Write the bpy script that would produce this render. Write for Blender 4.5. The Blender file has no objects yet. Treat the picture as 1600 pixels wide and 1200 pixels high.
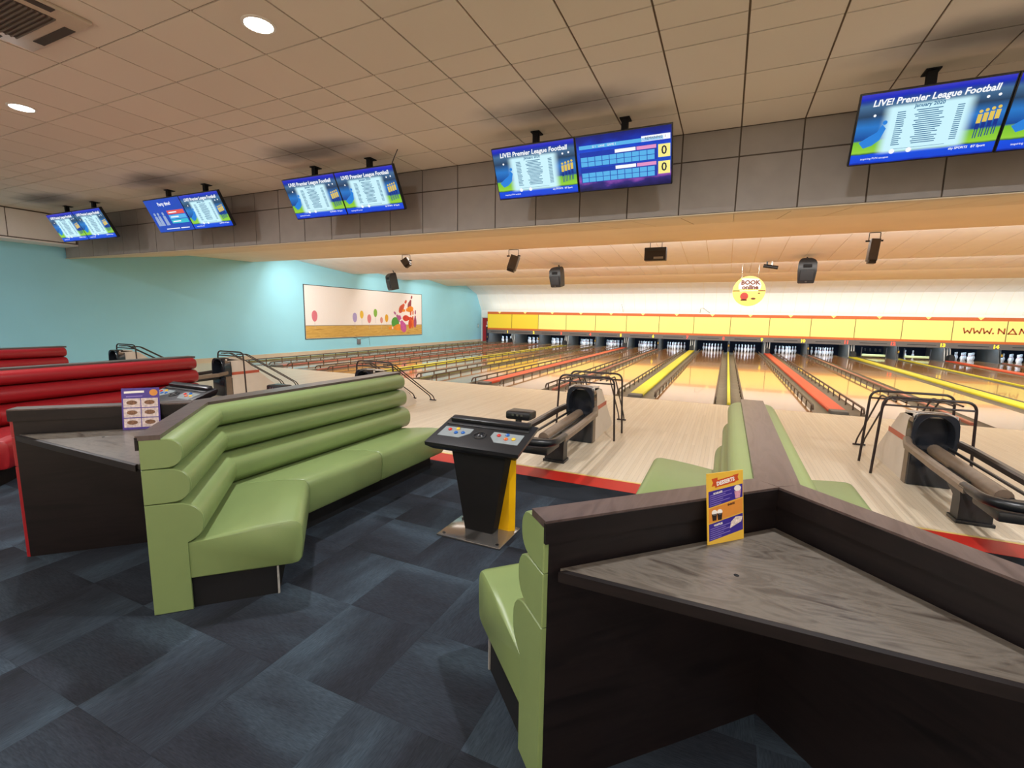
import bpy, bmesh, math, random
from mathutils import Matrix, Vector
random.seed(7)
sc = bpy.context.scene
COL = sc.collection
# ------------------------------------------------------------------ camera, world, exposure, large lights
def _rz(a): return Matrix.Rotation(math.radians(a), 3, 'Z')
def _rx(a): return Matrix.Rotation(math.radians(a), 3, 'X')
cam_d = bpy.data.cameras.new('camera'); cam = bpy.data.objects.new('camera', cam_d); COL.objects.link(cam)
cam_d.sensor_fit = 'HORIZONTAL'; cam_d.sensor_width = 36.0; cam_d.lens = 731.24 / 1600 * 36.0
cam_d.clip_start = 0.05; cam_d.clip_end = 200
cam.matrix_world = Matrix.Translation((0, 0, 1.6)) @ (_rz(24.43) @ _rx(81.97) @ _rz(1.02)).to_4x4()
sc.camera = cam
w = bpy.data.worlds.new('world'); sc.world = w; w.use_nodes = True
w.node_tree.nodes['Background'].inputs[0].default_value = (0.9, 0.85, 0.8, 1)
w.node_tree.nodes['Background'].inputs[1].default_value = 0.05
sc.view_settings.view_transform = 'Standard'; sc.view_settings.look = 'None'
sc.view_settings.gamma = 1.0; sc.view_settings.use_curve_mapping = False
sc.view_settings.exposure = 0.0
sc.cycles.use_denoising = True
sc.cycles.max_bounces = 8; sc.cycles.diffuse_bounces = 5; sc.cycles.glossy_bounces = 4
sc.cycles.sample_clamp_indirect = 6.0
sc.cycles.caustics_reflective = False; sc.cycles.caustics_refractive = False

def area(name, loc, rot, sx, sy, power, color, parent=None, shape='RECTANGLE', spread=180):
    d = bpy.data.lights.new(name, 'AREA'); d.shape = shape; d.size = sx; d.size_y = sy
    d.energy = power; d.color = color; d.spread = math.radians(spread)
    o = bpy.data.objects.new(name, d); COL.objects.link(o); o.location = loc; o.rotation_euler = rot
    o.parent = parent
    return o
WARM = (1.0, 0.985, 0.95); NEUT = (1.0, 0.98, 0.95)
# fluorescent lamps in the recesses of the stepped lane ceiling
area('trough_light', (0, 12.35, 3.615), (0, 0, 0), 28.5, 1.2, 640, WARM)
# battens in the recess on the far side of each step, washing the next sloping panel and the lanes
def batten(y, z, power, color, phi=38):
    area('batten_light', (0, y, z), (math.radians(phi), 0, 0), 28.5, 0.08, power, color)
batten(11.95, 3.52, 640, WARM, 62)
batten(16.75, 3.50, 560, WARM, 60)
batten(20.25, 3.485, 520, WARM, 55)
batten(24.6, 3.47, 150, NEUT, 40)
# cove light behind the masking units, shining up on the end wall
area('cove_light', (-0.2, 27.72, 1.93), (math.radians(180 - 12), 0, 0), 28.5, 0.25, 55, (1.0, 0.98, 0.95))
# pin deck lights under the masking
area('pin_light', (-0.2, 27.62, 0.80), (math.radians(38), 0, 0), 28.5, 0.10, 300, (0.46, 0.72, 1.0))

# ------------------------------------------------------------------ helpers
def L(r, g, b):
    f = lambda c: ((c / 255) / 12.92) if c / 255 <= 0.04045 else (((c / 255) + 0.055) / 1.055) ** 2.4
    return (f(r), f(g), f(b), 1.0)

MATS = {}
def mat(name, col, rough=0.5, spec=0.5, metal=0.0, noise=0.0, nscale=20.0, bump=0.0, bscale=200.0, emit=None, estr=1.0, coat=0.0, stretch=None):
    if name in MATS: return MATS[name]
    m = bpy.data.materials.new(name); m.use_nodes = True; nt = m.node_tree; b = nt.nodes['Principled BSDF']
    b.inputs['Base Color'].default_value = col; b.inputs['Roughness'].default_value = rough
    b.inputs['Metallic'].default_value = metal; b.inputs['Specular IOR Level'].default_value = spec
    if coat: b.inputs['Coat Weight'].default_value = coat; b.inputs['Coat Roughness'].default_value = 0.08
    tc = None
    if noise or bump:
        tc = nt.nodes.new('ShaderNodeTexCoord'); mp = nt.nodes.new('ShaderNodeMapping')
        nt.links.new(tc.outputs['Object'], mp.inputs[0])
        if stretch: mp.inputs['Scale'].default_value = stretch
    if noise:
        n = nt.nodes.new('ShaderNodeTexNoise'); n.inputs['Scale'].default_value = nscale; n.inputs['Detail'].default_value = 6
        nt.links.new(mp.outputs[0], n.inputs['Vector'])
        r = nt.nodes.new('ShaderNodeMapRange'); r.inputs['From Min'].default_value = 0.3; r.inputs['From Max'].default_value = 0.7
        r.inputs['To Min'].default_value = 1 - noise; r.inputs['To Max'].default_value = 1 + noise
        nt.links.new(n.outputs['Fac'], r.inputs[0])
        x = nt.nodes.new('ShaderNodeMix'); x.data_type = 'RGBA'; x.blend_type = 'MULTIPLY'; x.inputs[0].default_value = 1.0
        x.inputs[6].default_value = col; nt.links.new(r.outputs[0], x.inputs[7]); nt.links.new(x.outputs[2], b.inputs['Base Color'])
    if bump:
        n = nt.nodes.new('ShaderNodeTexNoise'); n.inputs['Scale'].default_value = bscale; n.inputs['Detail'].default_value = 3
        nt.links.new(mp.outputs[0], n.inputs['Vector'])
        bp = nt.nodes.new('ShaderNodeBump'); bp.inputs['Strength'].default_value = bump; bp.inputs['Distance'].default_value = 0.002
        nt.links.new(n.outputs['Fac'], bp.inputs['Height']); nt.links.new(bp.outputs[0], b.inputs['Normal'])
    if emit is not None:
        b.inputs['Emission Color'].default_value = emit; b.inputs['Emission Strength'].default_value = estr
    MATS[name] = m
    return m

class MB:
    def __init__(s): s.v = []; s.f = []; s.M = None
    def add(s, vs, fs):
        o = len(s.v)
        s.v += [tuple(s.M @ Vector(p)) for p in vs] if s.M else [tuple(p) for p in vs]
        s.f += [tuple(i + o for i in q) for q in fs]; return s
    def box(s, x0, x1, y0, y1, z0, z1):
        return s.add([(x0,y0,z0),(x1,y0,z0),(x1,y1,z0),(x0,y1,z0),(x0,y0,z1),(x1,y0,z1),(x1,y1,z1),(x0,y1,z1)],
                     [(0,3,2,1),(4,5,6,7),(0,1,5,4),(1,2,6,5),(2,3,7,6),(3,0,4,7)])
    def rbox(s, x0, x1, y0, y1, z0, z1, r=0.01, seg=2):
        bm = bmesh.new(); bmesh.ops.create_cube(bm, size=1)
        for v in bm.verts: v.co = Vector(((x0+x1)/2 + v.co.x*(x1-x0), (y0+y1)/2 + v.co.y*(y1-y0), (z0+z1)/2 + v.co.z*(z1-z0)))
        bmesh.ops.bevel(bm, geom=bm.edges[:], offset=r, segments=seg, affect='EDGES', profile=0.5)
        bm.verts.index_update()
        s.add([v.co for v in bm.verts], [[v.index for v in f.verts] for f in bm.faces]); bm.free(); return s
    def prism(s, poly, h0, h1, axis='Z'):
        # poly of (a,b); Z: (x,y) extruded z, Y: (x,z) extruded y, X: (y,z) extruded x
        n = len(poly)
        def P(a, b, h): return (a, b, h) if axis == 'Z' else ((a, h, b) if axis == 'Y' else (h, a, b))
        vs = [P(a, b, h0) for a, b in poly] + [P(a, b, h1) for a, b in poly]
        fs = [tuple(range(n))[::-1], tuple(range(n, 2*n))] + [(i, (i+1) % n, n + (i+1) % n, n + i) for i in range(n)]
        return s.add(vs, fs)
    def loft(s, rings, close=True):
        n = len(rings[0]); vs = [p for r in rings for p in r]; fs = []
        for k in range(len(rings) - 1):
            for i in range(n):
                j = (i + 1) % n
                fs.append((k*n + i, k*n + j, (k+1)*n + j, (k+1)*n + i))
        if close: fs += [tuple(range(n))[::-1], tuple(range((len(rings)-1)*n, len(rings)*n))]
        return s.add(vs, fs)
    def lathe(s, prof, c=(0,0,0), n=16):
        rings = [[(c[0] + r*math.cos(2*math.pi*i/n), c[1] + r*math.sin(2*math.pi*i/n), c[2] + z) for i in range(n)] for r, z in prof]
        return s.loft(rings)
    def disc(s, c, r, axis, t, n=20, sx=1.0):
        return s.prism([(c[0] + sx*r*math.cos(2*math.pi*i/n), c[1] + r*math.sin(2*math.pi*i/n)) for i in range(n)], t[0], t[1], axis)
    def tube(s, pts, r, n=8, closed=False):
        P = [Vector(p) for p in pts]; m = len(P); rings = []
        up = None
        for i in range(m):
            if closed: t = (P[(i+1) % m] - P[i-1])
            else: t = P[min(i+1, m-1)] - P[max(i-1, 0)]
            t.normalize()
            if up is None:
                up = Vector((0,0,1)) if abs(t.z) < 0.9 else Vector((1,0,0))
            a = t.cross(up).normalized(); up = a.cross(t).normalized()
            rings.append([tuple(P[i] + a*r*math.cos(2*math.pi*k/n) + up*r*math.sin(2*math.pi*k/n)) for k in range(n)])
        if closed: rings.append(rings[0])
        return s.loft(rings, not closed)
    def mesh(s, name, smooth=True):
        me = bpy.data.meshes.new(name); me.from_pydata(s.v, [], s.f); me.update()
        bm = bmesh.new(); bm.from_mesh(me); bmesh.ops.recalc_face_normals(bm, faces=bm.faces[:]); bm.to_mesh(me); bm.free()
        if smooth and len(me.polygons):
            me.polygons.foreach_set('use_smooth', [True]*len(me.polygons)); me.set_sharp_from_angle(angle=math.radians(38))
        return me
    def build(s, name, m, parent=None, loc=None, smooth=True):
        return put(name, s.mesh(name, smooth), m, parent, loc)

def put(name, me, m, parent=None, loc=None, rot=None):
    if m is not None and (len(me.materials) == 0): me.materials.append(m)
    o = bpy.data.objects.new(name, me); COL.objects.link(o); o.parent = parent
    if loc is not None: o.location = loc
    if rot is not None: o.rotation_euler = rot
    return o
def fillet(pts, r, seg=5):
    P = [Vector(p) for p in pts]; out = [P[0]]
    for i in range(1, len(P)-1):
        a = (P[i-1]-P[i]); b = (P[i+1]-P[i]); d = min(r, a.length*0.49, b.length*0.49)
        p0 = P[i] + a.normalized()*d; p1 = P[i] + b.normalized()*d
        for k in range(seg+1):
            t = k/seg; out.append((1-t)**2*p0 + 2*t*(1-t)*P[i] + t*t*p1)
    out.append(P[-1]); return out
def tag(o, label=None, cat=None, group=None, kind=None):
    if label: o['label'] = label
    if cat: o['category'] = cat
    if group: o['group'] = group
    if kind: o['kind'] = kind
    return o
def thing(name, label, cat, loc=(0,0,0), rot=(0,0,0), group=None):
    o = bpy.data.objects.new(name, None); COL.objects.link(o); o.empty_display_size = 0.1
    o.location = loc; o.rotation_euler = rot
    return tag(o, label, cat, group)
def struct(name, mb, m, parent=None, smooth=False):
    o = mb.build(name, m, parent, smooth=smooth)
    o['kind'] = 'structure'
    return o
def copy_tree(o, parent=None):
    c = o.copy(); COL.objects.link(c); c.parent = parent
    for ch in list(o.children): copy_tree(ch, c)
    return c
TXT = {}
def text_mesh(s, size, bold=0.0, extrude=0.0006, align='CENTER', shear=0.0):
    k = (s, size, bold, extrude, align, shear)
    if k not in TXT:
        cu = bpy.data.curves.new('lettering', 'FONT'); cu.body = s; cu.size = size; cu.offset = bold; cu.extrude = extrude
        cu.align_x = align; cu.align_y = 'CENTER'; cu.shear = shear; cu.resolution_u = 2
        o = bpy.data.objects.new('lettering', cu); COL.objects.link(o)
        dg = bpy.context.evaluated_depsgraph_get(); dg.update()
        me = bpy.data.meshes.new_from_object(o.evaluated_get(dg)); bpy.data.objects.remove(o)
        TXT[k] = me
    return TXT[k]
def text(name, s, size, m, parent, loc, rot=(math.radians(90),0,0), **kw):
    me = text_mesh(s, size, **kw)
    if len(me.materials) and me.materials[0] is not m: me = me.copy(); me.materials.clear()
    if not len(me.materials): me.materials.append(m)
    o = bpy.data.objects.new(name, me); COL.objects.link(o); o.parent = parent; o.location = loc; o.rotation_euler = rot
    return o
def N(nt, t, **kw):
    n = nt.nodes.new('ShaderNode' + t)
    for k, v in kw.items(): setattr(n, k, v)
    return n
def ramp(nt, stops, interp='LINEAR'):
    n = N(nt, 'ValToRGB'); cr = n.color_ramp; cr.interpolation = interp
    while len(cr.elements) > 1: cr.elements.remove(cr.elements[-1])
    cr.elements[0].position = stops[0][0]; cr.elements[0].color = stops[0][1]
    for p, c in stops[1:]:
        e = cr.elements.new(p); e.color = c
    return n

# ------------------------------------------------------------------ materials
def make_board_mat(name, c1, c2, rough, spec, scale_w, scale_l, noise=0.12, bumpy=0.0, coat=0.0):
    m = bpy.data.materials.new(name); m.use_nodes = True; nt = m.node_tree; b = nt.nodes['Principled BSDF']
    tc = N(nt, 'TexCoord'); mp = N(nt, 'Mapping'); mp.inputs['Rotation'].default_value = (0, 0, math.radians(90))
    nt.links.new(tc.outputs['Object'], mp.inputs[0])
    br = N(nt, 'TexBrick'); br.inputs['Scale'].default_value = 1.0; br.inputs['Brick Width'].default_value = scale_l; br.inputs['Row Height'].default_value = scale_w
    br.inputs['Mortar Size'].default_value = 0.0008; br.inputs['Color1'].default_value = c1; br.inputs['Color2'].default_value = c2
    br.inputs['Mortar'].default_value = tuple(x*0.55 for x in c2[:3]) + (1,); br.offset = 0.37
    nt.links.new(mp.outputs[0], br.inputs['Vector'])
    m2 = N(nt, 'Mapping'); m2.inputs['Scale'].default_value = (14, 0.7, 1); nt.links.new(tc.outputs['Object'], m2.inputs[0])
    n = N(nt, 'TexNoise'); n.inputs['Scale'].default_value = 2.0; n.inputs['Detail'].default_value = 8; nt.links.new(m2.outputs[0], n.inputs['Vector'])
    r = N(nt, 'MapRange'); r.inputs['From Min'].default_value = 0.3; r.inputs['From Max'].default_value = 0.7; r.inputs['To Min'].default_value = 1-noise; r.inputs['To Max'].default_value = 1+noise
    nt.links.new(n.outputs['Fac'], r.inputs[0])
    x = N(nt, 'Mix', data_type='RGBA', blend_type='MULTIPLY'); x.inputs[0].default_value = 1
    nt.links.new(br.outputs['Color'], x.inputs[6]); nt.links.new(r.outputs[0], x.inputs[7]); nt.links.new(x.outputs[2], b.inputs['Base Color'])
    b.inputs['Roughness'].default_value = rough; b.inputs['Specular IOR Level'].default_value = spec
    if coat: b.inputs['Coat Weight'].default_value = coat; b.inputs['Coat Roughness'].default_value = 0.03
    MATS[name] = m
    return m
M_APP = make_board_mat('approach_maple', L(222,208,184), L(214,198,172), 0.38, 0.35, 0.045, 1.6, 0.045)
M_LANE = make_board_mat('lane_maple', L(182,134,82), L(172,122,72), 0.10, 0.6, 0.028, 4.0, 0.08, coat=0.35)

def make_carpet():
    m = bpy.data.materials.new('carpet_tile'); m.use_nodes = True; nt = m.node_tree; b = nt.nodes['Principled BSDF']
    tc = N(nt, 'TexCoord'); oi = N(nt, 'ObjectInfo'); sep = N(nt, 'SeparateXYZ'); nt.links.new(tc.outputs['Object'], sep.inputs[0])
    off = N(nt, 'VectorMath', operation='ADD'); sc_ = N(nt, 'Math', operation='MULTIPLY'); sc_.inputs[1].default_value = 37.0
    nt.links.new(oi.outputs['Random'], sc_.inputs[0]); nt.links.new(tc.outputs['Object'], off.inputs[0]); nt.links.new(sc_.outputs[0], off.inputs[1])
    # broad shading from one side of the tile to the other, wobbling along the pile lines
    mp = N(nt, 'Mapping'); mp.inputs['Scale'].default_value = (5.5, 1.6, 1); nt.links.new(off.outputs[0], mp.inputs[0])
    n1 = N(nt, 'TexNoise'); n1.inputs['Scale'].default_value = 1.0; n1.inputs['Detail'].default_value = 3; nt.links.new(mp.outputs[0], n1.inputs['Vector'])
    g = N(nt, 'MapRange'); g.inputs['From Min'].default_value = -0.25; g.inputs['From Max'].default_value = 0.25; nt.links.new(sep.outputs['X'], g.inputs[0])
    ad = N(nt, 'Math', operation='MULTIPLY_ADD'); nt.links.new(g.outputs[0], ad.inputs[0]); ad.inputs[1].default_value = 0.40
    s2 = N(nt, 'Math', operation='MULTIPLY'); s2.inputs[1].default_value = 0.95; nt.links.new(n1.outputs['Fac'], s2.inputs[0]); nt.links.new(s2.outputs[0], ad.inputs[2])
    rmp = ramp(nt, [(0.25, L(27,30,34)), (0.5, L(37,40,47)), (0.7, L(42,48,56)), (0.95, L(56,67,77))]); nt.links.new(ad.outputs[0], rmp.inputs[0])
    mp2 = N(nt, 'Mapping'); mp2.inputs['Scale'].default_value = (230, 26, 1); nt.links.new(off.outputs[0], mp2.inputs[0])
    n2 = N(nt, 'TexNoise'); n2.inputs['Scale'].default_value = 1.0; n2.inputs['Detail'].default_value = 2; nt.links.new(mp2.outputs[0], n2.inputs['Vector'])
    r2 = N(nt, 'MapRange'); r2.inputs['From Min'].default_value = 0.25; r2.inputs['From Max'].default_value = 0.75; r2.inputs['To Min'].default_value = 0.72; r2.inputs['To Max'].default_value = 1.28
    nt.links.new(n2.outputs['Fac'], r2.inputs[0])
    x = N(nt, 'Mix', data_type='RGBA', blend_type='MULTIPLY'); x.inputs[0].default_value = 1
    nt.links.new(rmp.outputs[0], x.inputs[6]); nt.links.new(r2.outputs[0], x.inputs[7]); nt.links.new(x.outputs[2], b.inputs['Base Color'])
    bp = N(nt, 'Bump'); bp.inputs['Strength'].default_value = 0.5; bp.inputs['Distance'].default_value = 0.003
    nt.links.new(n2.outputs['Fac'], bp.inputs['Height']); nt.links.new(bp.outputs[0], b.inputs['Normal'])
    b.inputs['Roughness'].default_value = 0.95; b.inputs['Specular IOR Level'].default_value = 0.15
    MATS['carpet_tile'] = m
    return m
M_CARPET = make_carpet()

def make_ceiling_tile():
    m = bpy.data.materials.new('ceiling_tile'); m.use_nodes = True; nt = m.node_tree; b = nt.nodes['Principled BSDF']
    ge = N(nt, 'NewGeometry'); sep = N(nt, 'SeparateXYZ'); nt.links.new(ge.outputs['Position'], sep.inputs[0])
    oi = N(nt, 'ObjectInfo')
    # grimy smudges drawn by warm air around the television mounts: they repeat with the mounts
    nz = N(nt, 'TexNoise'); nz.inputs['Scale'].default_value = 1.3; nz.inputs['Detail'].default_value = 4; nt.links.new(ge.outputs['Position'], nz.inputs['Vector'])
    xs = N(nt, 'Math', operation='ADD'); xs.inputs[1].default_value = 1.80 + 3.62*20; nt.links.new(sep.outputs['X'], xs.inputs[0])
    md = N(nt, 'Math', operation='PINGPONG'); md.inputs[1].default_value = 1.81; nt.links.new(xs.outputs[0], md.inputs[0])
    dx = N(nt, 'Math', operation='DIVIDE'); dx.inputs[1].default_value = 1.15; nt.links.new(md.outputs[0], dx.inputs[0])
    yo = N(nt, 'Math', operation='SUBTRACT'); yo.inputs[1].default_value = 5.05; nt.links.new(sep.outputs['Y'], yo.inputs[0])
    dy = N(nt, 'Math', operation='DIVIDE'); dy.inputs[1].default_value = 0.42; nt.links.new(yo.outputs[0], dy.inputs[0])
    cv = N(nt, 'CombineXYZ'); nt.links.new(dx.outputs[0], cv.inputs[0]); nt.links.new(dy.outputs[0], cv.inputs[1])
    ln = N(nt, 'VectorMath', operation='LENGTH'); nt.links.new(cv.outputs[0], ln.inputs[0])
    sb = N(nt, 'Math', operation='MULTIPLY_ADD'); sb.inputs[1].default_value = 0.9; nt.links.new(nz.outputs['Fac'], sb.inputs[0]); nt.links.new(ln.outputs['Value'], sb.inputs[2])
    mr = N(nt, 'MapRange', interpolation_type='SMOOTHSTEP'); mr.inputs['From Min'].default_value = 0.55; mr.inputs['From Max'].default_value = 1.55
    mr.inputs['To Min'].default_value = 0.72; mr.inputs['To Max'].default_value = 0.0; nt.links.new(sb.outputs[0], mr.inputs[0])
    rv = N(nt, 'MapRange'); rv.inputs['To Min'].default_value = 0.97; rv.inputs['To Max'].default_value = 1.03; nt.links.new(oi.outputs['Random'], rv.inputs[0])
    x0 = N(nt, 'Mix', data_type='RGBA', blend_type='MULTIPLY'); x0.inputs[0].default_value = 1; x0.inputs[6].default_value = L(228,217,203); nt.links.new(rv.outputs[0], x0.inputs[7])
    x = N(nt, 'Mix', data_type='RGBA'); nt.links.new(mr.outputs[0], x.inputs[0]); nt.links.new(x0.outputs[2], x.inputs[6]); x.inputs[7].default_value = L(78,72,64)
    nt.links.new(x.outputs[2], b.inputs['Base Color'])
    n3 = N(nt, 'TexNoise'); n3.inputs['Scale'].default_value = 160; nt.links.new(ge.outputs['Position'], n3.inputs['Vector'])
    bp = N(nt, 'Bump'); bp.inputs['Strength'].default_value = 0.25; bp.inputs['Distance'].default_value = 0.003; nt.links.new(n3.outputs['Fac'], bp.inputs['Height']); nt.links.new(bp.outputs[0], b.inputs['Normal'])
    b.inputs['Roughness'].default_value = 0.9; b.inputs['Specular IOR Level'].default_value = 0.1
    MATS['ceiling_tile'] = m
    return m
M_CTILE = make_ceiling_tile()

def make_wood(name, dark, mid, rough, scale, wavy, spec=0.5, bump=0.15):
    m = bpy.data.materials.new(name); m.use_nodes = True; nt = m.node_tree; b = nt.nodes['Principled BSDF']
    tc = N(nt, 'TexCoord'); mp = N(nt, 'Mapping'); mp.inputs['Scale'].default_value = scale; nt.links.new(tc.outputs['Object'], mp.inputs[0])
    n = N(nt, 'TexNoise'); n.inputs['Scale'].default_value = 1.6; n.inputs['Detail'].default_value = 7; n.inputs['Distortion'].default_value = wavy
    nt.links.new(mp.outputs[0], n.inputs['Vector'])
    r = ramp(nt, [(0.28, dark), (0.5, mid), (0.62, tuple((a+b_)/2 for a, b_ in zip(dark, mid))), (0.75, mid)]); nt.links.new(n.outputs['Fac'], r.inputs[0])
    nt.links.new(r.outputs[0], b.inputs['Base Color'])
    bp = N(nt, 'Bump'); bp.inputs['Strength'].default_value = bump; bp.inputs['Distance'].default_value = 0.004; nt.links.new(n.outputs['Fac'], bp.inputs['Height']); nt.links.new(bp.outputs[0], b.inputs['Normal'])
    b.inputs['Roughness'].default_value = rough; b.inputs['Specular IOR Level'].default_value = spec
    MATS[name] = m
    return m
M_WOOD = make_wood('stained_wood', L(13,10,11), L(27,21,21), 0.42, (1.2, 1.2, 9.0), 1.0, 0.3, 0.2)
M_CAP = make_wood('stained_cap', L(56,44,42), L(88,74,70), 0.28, (9.0, 1.0, 1.0), 1.2, 0.5, 0.15)
M_SHELF = make_wood('worn_tabletop', L(62,53,46), L(102,95,86), 0.30, (2.2, 7.0, 3.0), 2.6, 0.5, 0.12)
def vinyl(name, c):
    return mat(name, c, 0.36, 0.45, noise=0.05, nscale=3.0, bump=0.12, bscale=420)
M_GREEN = vinyl('green_vinyl', L(121,139,87)); M_RED = vinyl('red_vinyl', L(146,26,32))
M_BLACK = mat('black_plastic', L(26,27,30), 0.35, 0.5, noise=0.1, nscale=8)
M_HOOD = mat('hood_gloss_black', L(34,37,43), 0.18, 0.6, noise=0.08, nscale=8)
M_BLACKM = mat('matt_black', L(16,16,18), 0.7, 0.3, noise=0.1, nscale=8)
M_DGREY = mat('dark_grey_plastic', L(34,35,37), 0.4, 0.5, noise=0.1, nscale=6)
M_TUBE = mat('brown_black_tube', L(38,24,22), 0.4, 0.5, noise=0.15, nscale=30)
M_WALLBLUE = mat('blue_paint', L(158,222,242), 0.75, 0.2, noise=0.02, nscale=1.2, bump=0.05, bscale=90)
M_CREAM = mat('cream_lane_ceiling', L(240,226,200), 0.8, 0.2, noise=0.03, nscale=1.5)
M_PANEL = mat('cream_panel', L(240,237,232), 0.75, 0.2, noise=0.03, nscale=2.0)
M_SOFF = mat('soffit_cream', L(226,208,176), 0.75, 0.2, noise=0.03, nscale=2.0)
M_GREYP = mat('grey_bulkhead_panel', L(156,149,143), 0.7, 0.25, noise=0.05, nscale=4.0)
M_JOINT = mat('joint_strip', L(96,84,74), 0.7, 0.2, noise=0.05, nscale=6)
M_WHITEW = mat('white_wall_paint', L(238,238,234), 0.7, 0.2, noise=0.02, nscale=2)
M_YEL = mat('yellow_masking', L(253,242,140), 0.45, 0.4, noise=0.01, nscale=1)
M_YEL2 = mat('yellow_masking_less_lit', L(246,218,60), 0.45, 0.4, noise=0.01, nscale=1)  # same masking, deeper yellow standing in for weaker light on two panels
M_ORB = mat('orange_band', L(206,104,44), 0.5, 0.4, noise=0.03, nscale=3)
M_GBAR = mat('grey_bar', L(104,100,98), 0.5, 0.4, noise=0.05, nscale=3)
M_PIT = mat('pit_navy', L(18,22,40), 0.7, 0.3, noise=0.2, nscale=2)
M_PIN = mat('pin_white', L(238,240,244), 0.25, 0.5, noise=0.02, nscale=10)
M_PINRED = mat('pin_stripe_red', L(190,40,40), 0.3, 0.5, noise=0.02, nscale=10)
M_KICK = mat('kickback_grey', L(104,102,98), 0.5, 0.4, noise=0.08, nscale=4)
M_GUT = mat('gutter_grey', L(112,104,90), 0.4, 0.4, noise=0.15, nscale=3)
M_RAIL = mat('rail_brown_grey', L(92,78,66), 0.5, 0.4, noise=0.1, nscale=12)
M_CAPY = mat('capping_yellow', L(214,204,48), 0.4, 0.45, noise=0.04, nscale=4)
M_CAPR = mat('capping_red', L(214,74,44), 0.4, 0.45, noise=0.04, nscale=4)
M_CAPP = mat('capping_salmon', L(176,104,84), 0.4, 0.45, noise=0.06, nscale=4)
M_CAPO = mat('capping_olive', L(136,132,84), 0.4, 0.45, noise=0.06, nscale=4)
M_ENDCAP = mat('capping_end_grey', L(100,96,90), 0.5, 0.4, noise=0.1, nscale=8)
M_STEEL = mat('brushed_steel', L(150,146,142), 0.16, 0.5, metal=0.8, noise=0.05, nscale=40)
M_YELCOL = mat('yellow_column', L(250,190,10), 0.4, 0.45, noise=0.06, nscale=6)
M_WHITEP = mat('return_white', L(214,204,192), 0.45, 0.45, noise=0.04, nscale=6)
M_TAN = mat('track_tan', L(122,106,90), 0.4, 0.45, noise=0.12, nscale=16)
M_TRACKD = mat('track_dark', L(58,50,45), 0.35, 0.5, noise=0.15, nscale=16)
M_REDBAND = mat('red_floor_band', L(190,36,26), 0.5, 0.4, noise=0.06, nscale=6)
M_NOSE = mat('yellow_nosing', L(226,200,120), 0.45, 0.4, noise=0.05, nscale=6)

# ------------------------------------------------------------------ the setting
XL, XR, YB, YE = -15.2, 15.0, -5.5, 28.25
ZC = 3.82; YBULK = 6.30; ZBULK = 2.883
fl = struct('floor', MB().box(XL, XR, YB, 4.285, -0.06, -0.006), mat('carpet_base', L(26,28,32), 0.95, 0.1, noise=0.2, nscale=30))
# carpet tiles, half-metre squares laid quarter-turned
tile_me = MB().box(-0.2512, 0.2512, -0.2512, 0.2512, -0.006, 0.0).mesh('carpet_tile', False)
tx0, ty0, tp = -1.795, 1.33, 0.503
visible = []
for i in range(-14, 10):
    for j in range(-3, 6):
        cx = tx0 + (i + 0.5)*tp; cy = ty0 + (j + 0.5)*tp
        y1 = cy + 0.25
        if y1 > 4.30 or cx < -8.6 or cx > 2.6: continue
        visible.append((cx, cy, i, j))
for cx, cy, i, j in visible:
    o = put('carpet_tile', tile_me, M_CARPET, fl, (cx, cy, 0.0))
    o.rotation_euler = (0, 0, math.radians(90*((i + j) % 2) + (180 if random.random() < 0.35 else 0) + (90 if False else 0)))
# carpet outside the tiled view and the cut row at the red band
rest = MB()
xa = min(c[0] for c in visible) - 0.2515; xb = max(c[0] for c in visible) + 0.2515
ya = min(c[1] for c in visible) - 0.2515; yb = max(c[1] for c in visible) + 0.2515
rest.box(XL, xa, -1.2, 4.285, -0.006, 0.0); rest.box(xb, XR, -1.2, 4.285, -0.006, 0.0); rest.box(xa, xb, -1.2, ya, -0.006, 0.0); rest.box(xa, xb, yb, 4.285, -0.006, 0.0)
o = rest.build('carpet_border', mat('carpet_border', L(36,40,46), 0.95, 0.1, noise=0.35, nscale=2.2, bump=0.4, bscale=300), fl, smooth=False)
tag(o, kind='stuff')
struct('floor_bounce', MB().box(XL, XR, YB, -1.2, -0.006, 0.002), mat('bounce_floor_pale', L(214,196,172), 0.5, 0.4, noise=0.06, nscale=3))  # unseen pale floor behind the camera, added to bounce light onto the ceiling
fa = struct('floor_approach', MB().box(XL, XR, 4.585, 9.84, -0.06, 0.0), M_APP)
rb = struct('trim_1', MB().box(XL, XR, 4.285, 4.555, -0.06, 0.002), M_REDBAND)
MB().box(XL, XR, 4.555, 4.585, -0.06, 0.004).build('nosing_strip', M_NOSE, rb, smooth=False)
struct('floor_lanes', MB().box(XL, XR, 9.84, 30.2, -0.20, -0.13), M_GUT)
# side walls, back wall, end wall
wl = struct('wall_left', MB().box(XL-0.15, XL, YB, 30.2, -0.2, 4.2), M_WALLBLUE)
struct('wall_right', MB().box(XR, XR+0.15, YB, 30.2, -0.2, 4.2), M_WALLBLUE)
struct('wall_back', MB().box(XL, XR, YB-0.15, YB, -0.2, 4.2), mat('back_wall_paint', L(226,214,198), 0.8, 0.2, noise=0.04, nscale=2))
we = struct('wall_end', MB().box(-14.32, XR, 28.26, 28.40, 1.0, 2.14).box(XL, -14.32, 28.26, 28.40, -0.13, 2.14).box(XL, -14.32, 27.1, 28.26, -0.13, 0.0), M_WHITEW)
bb = struct('baseboard_left', MB().box(XL, XL+0.02, 4.6, 28.2, 0.0, 0.14), mat('skirting_cream', L(206,190,166), 0.6, 0.3, noise=0.05, nscale=3))
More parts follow.
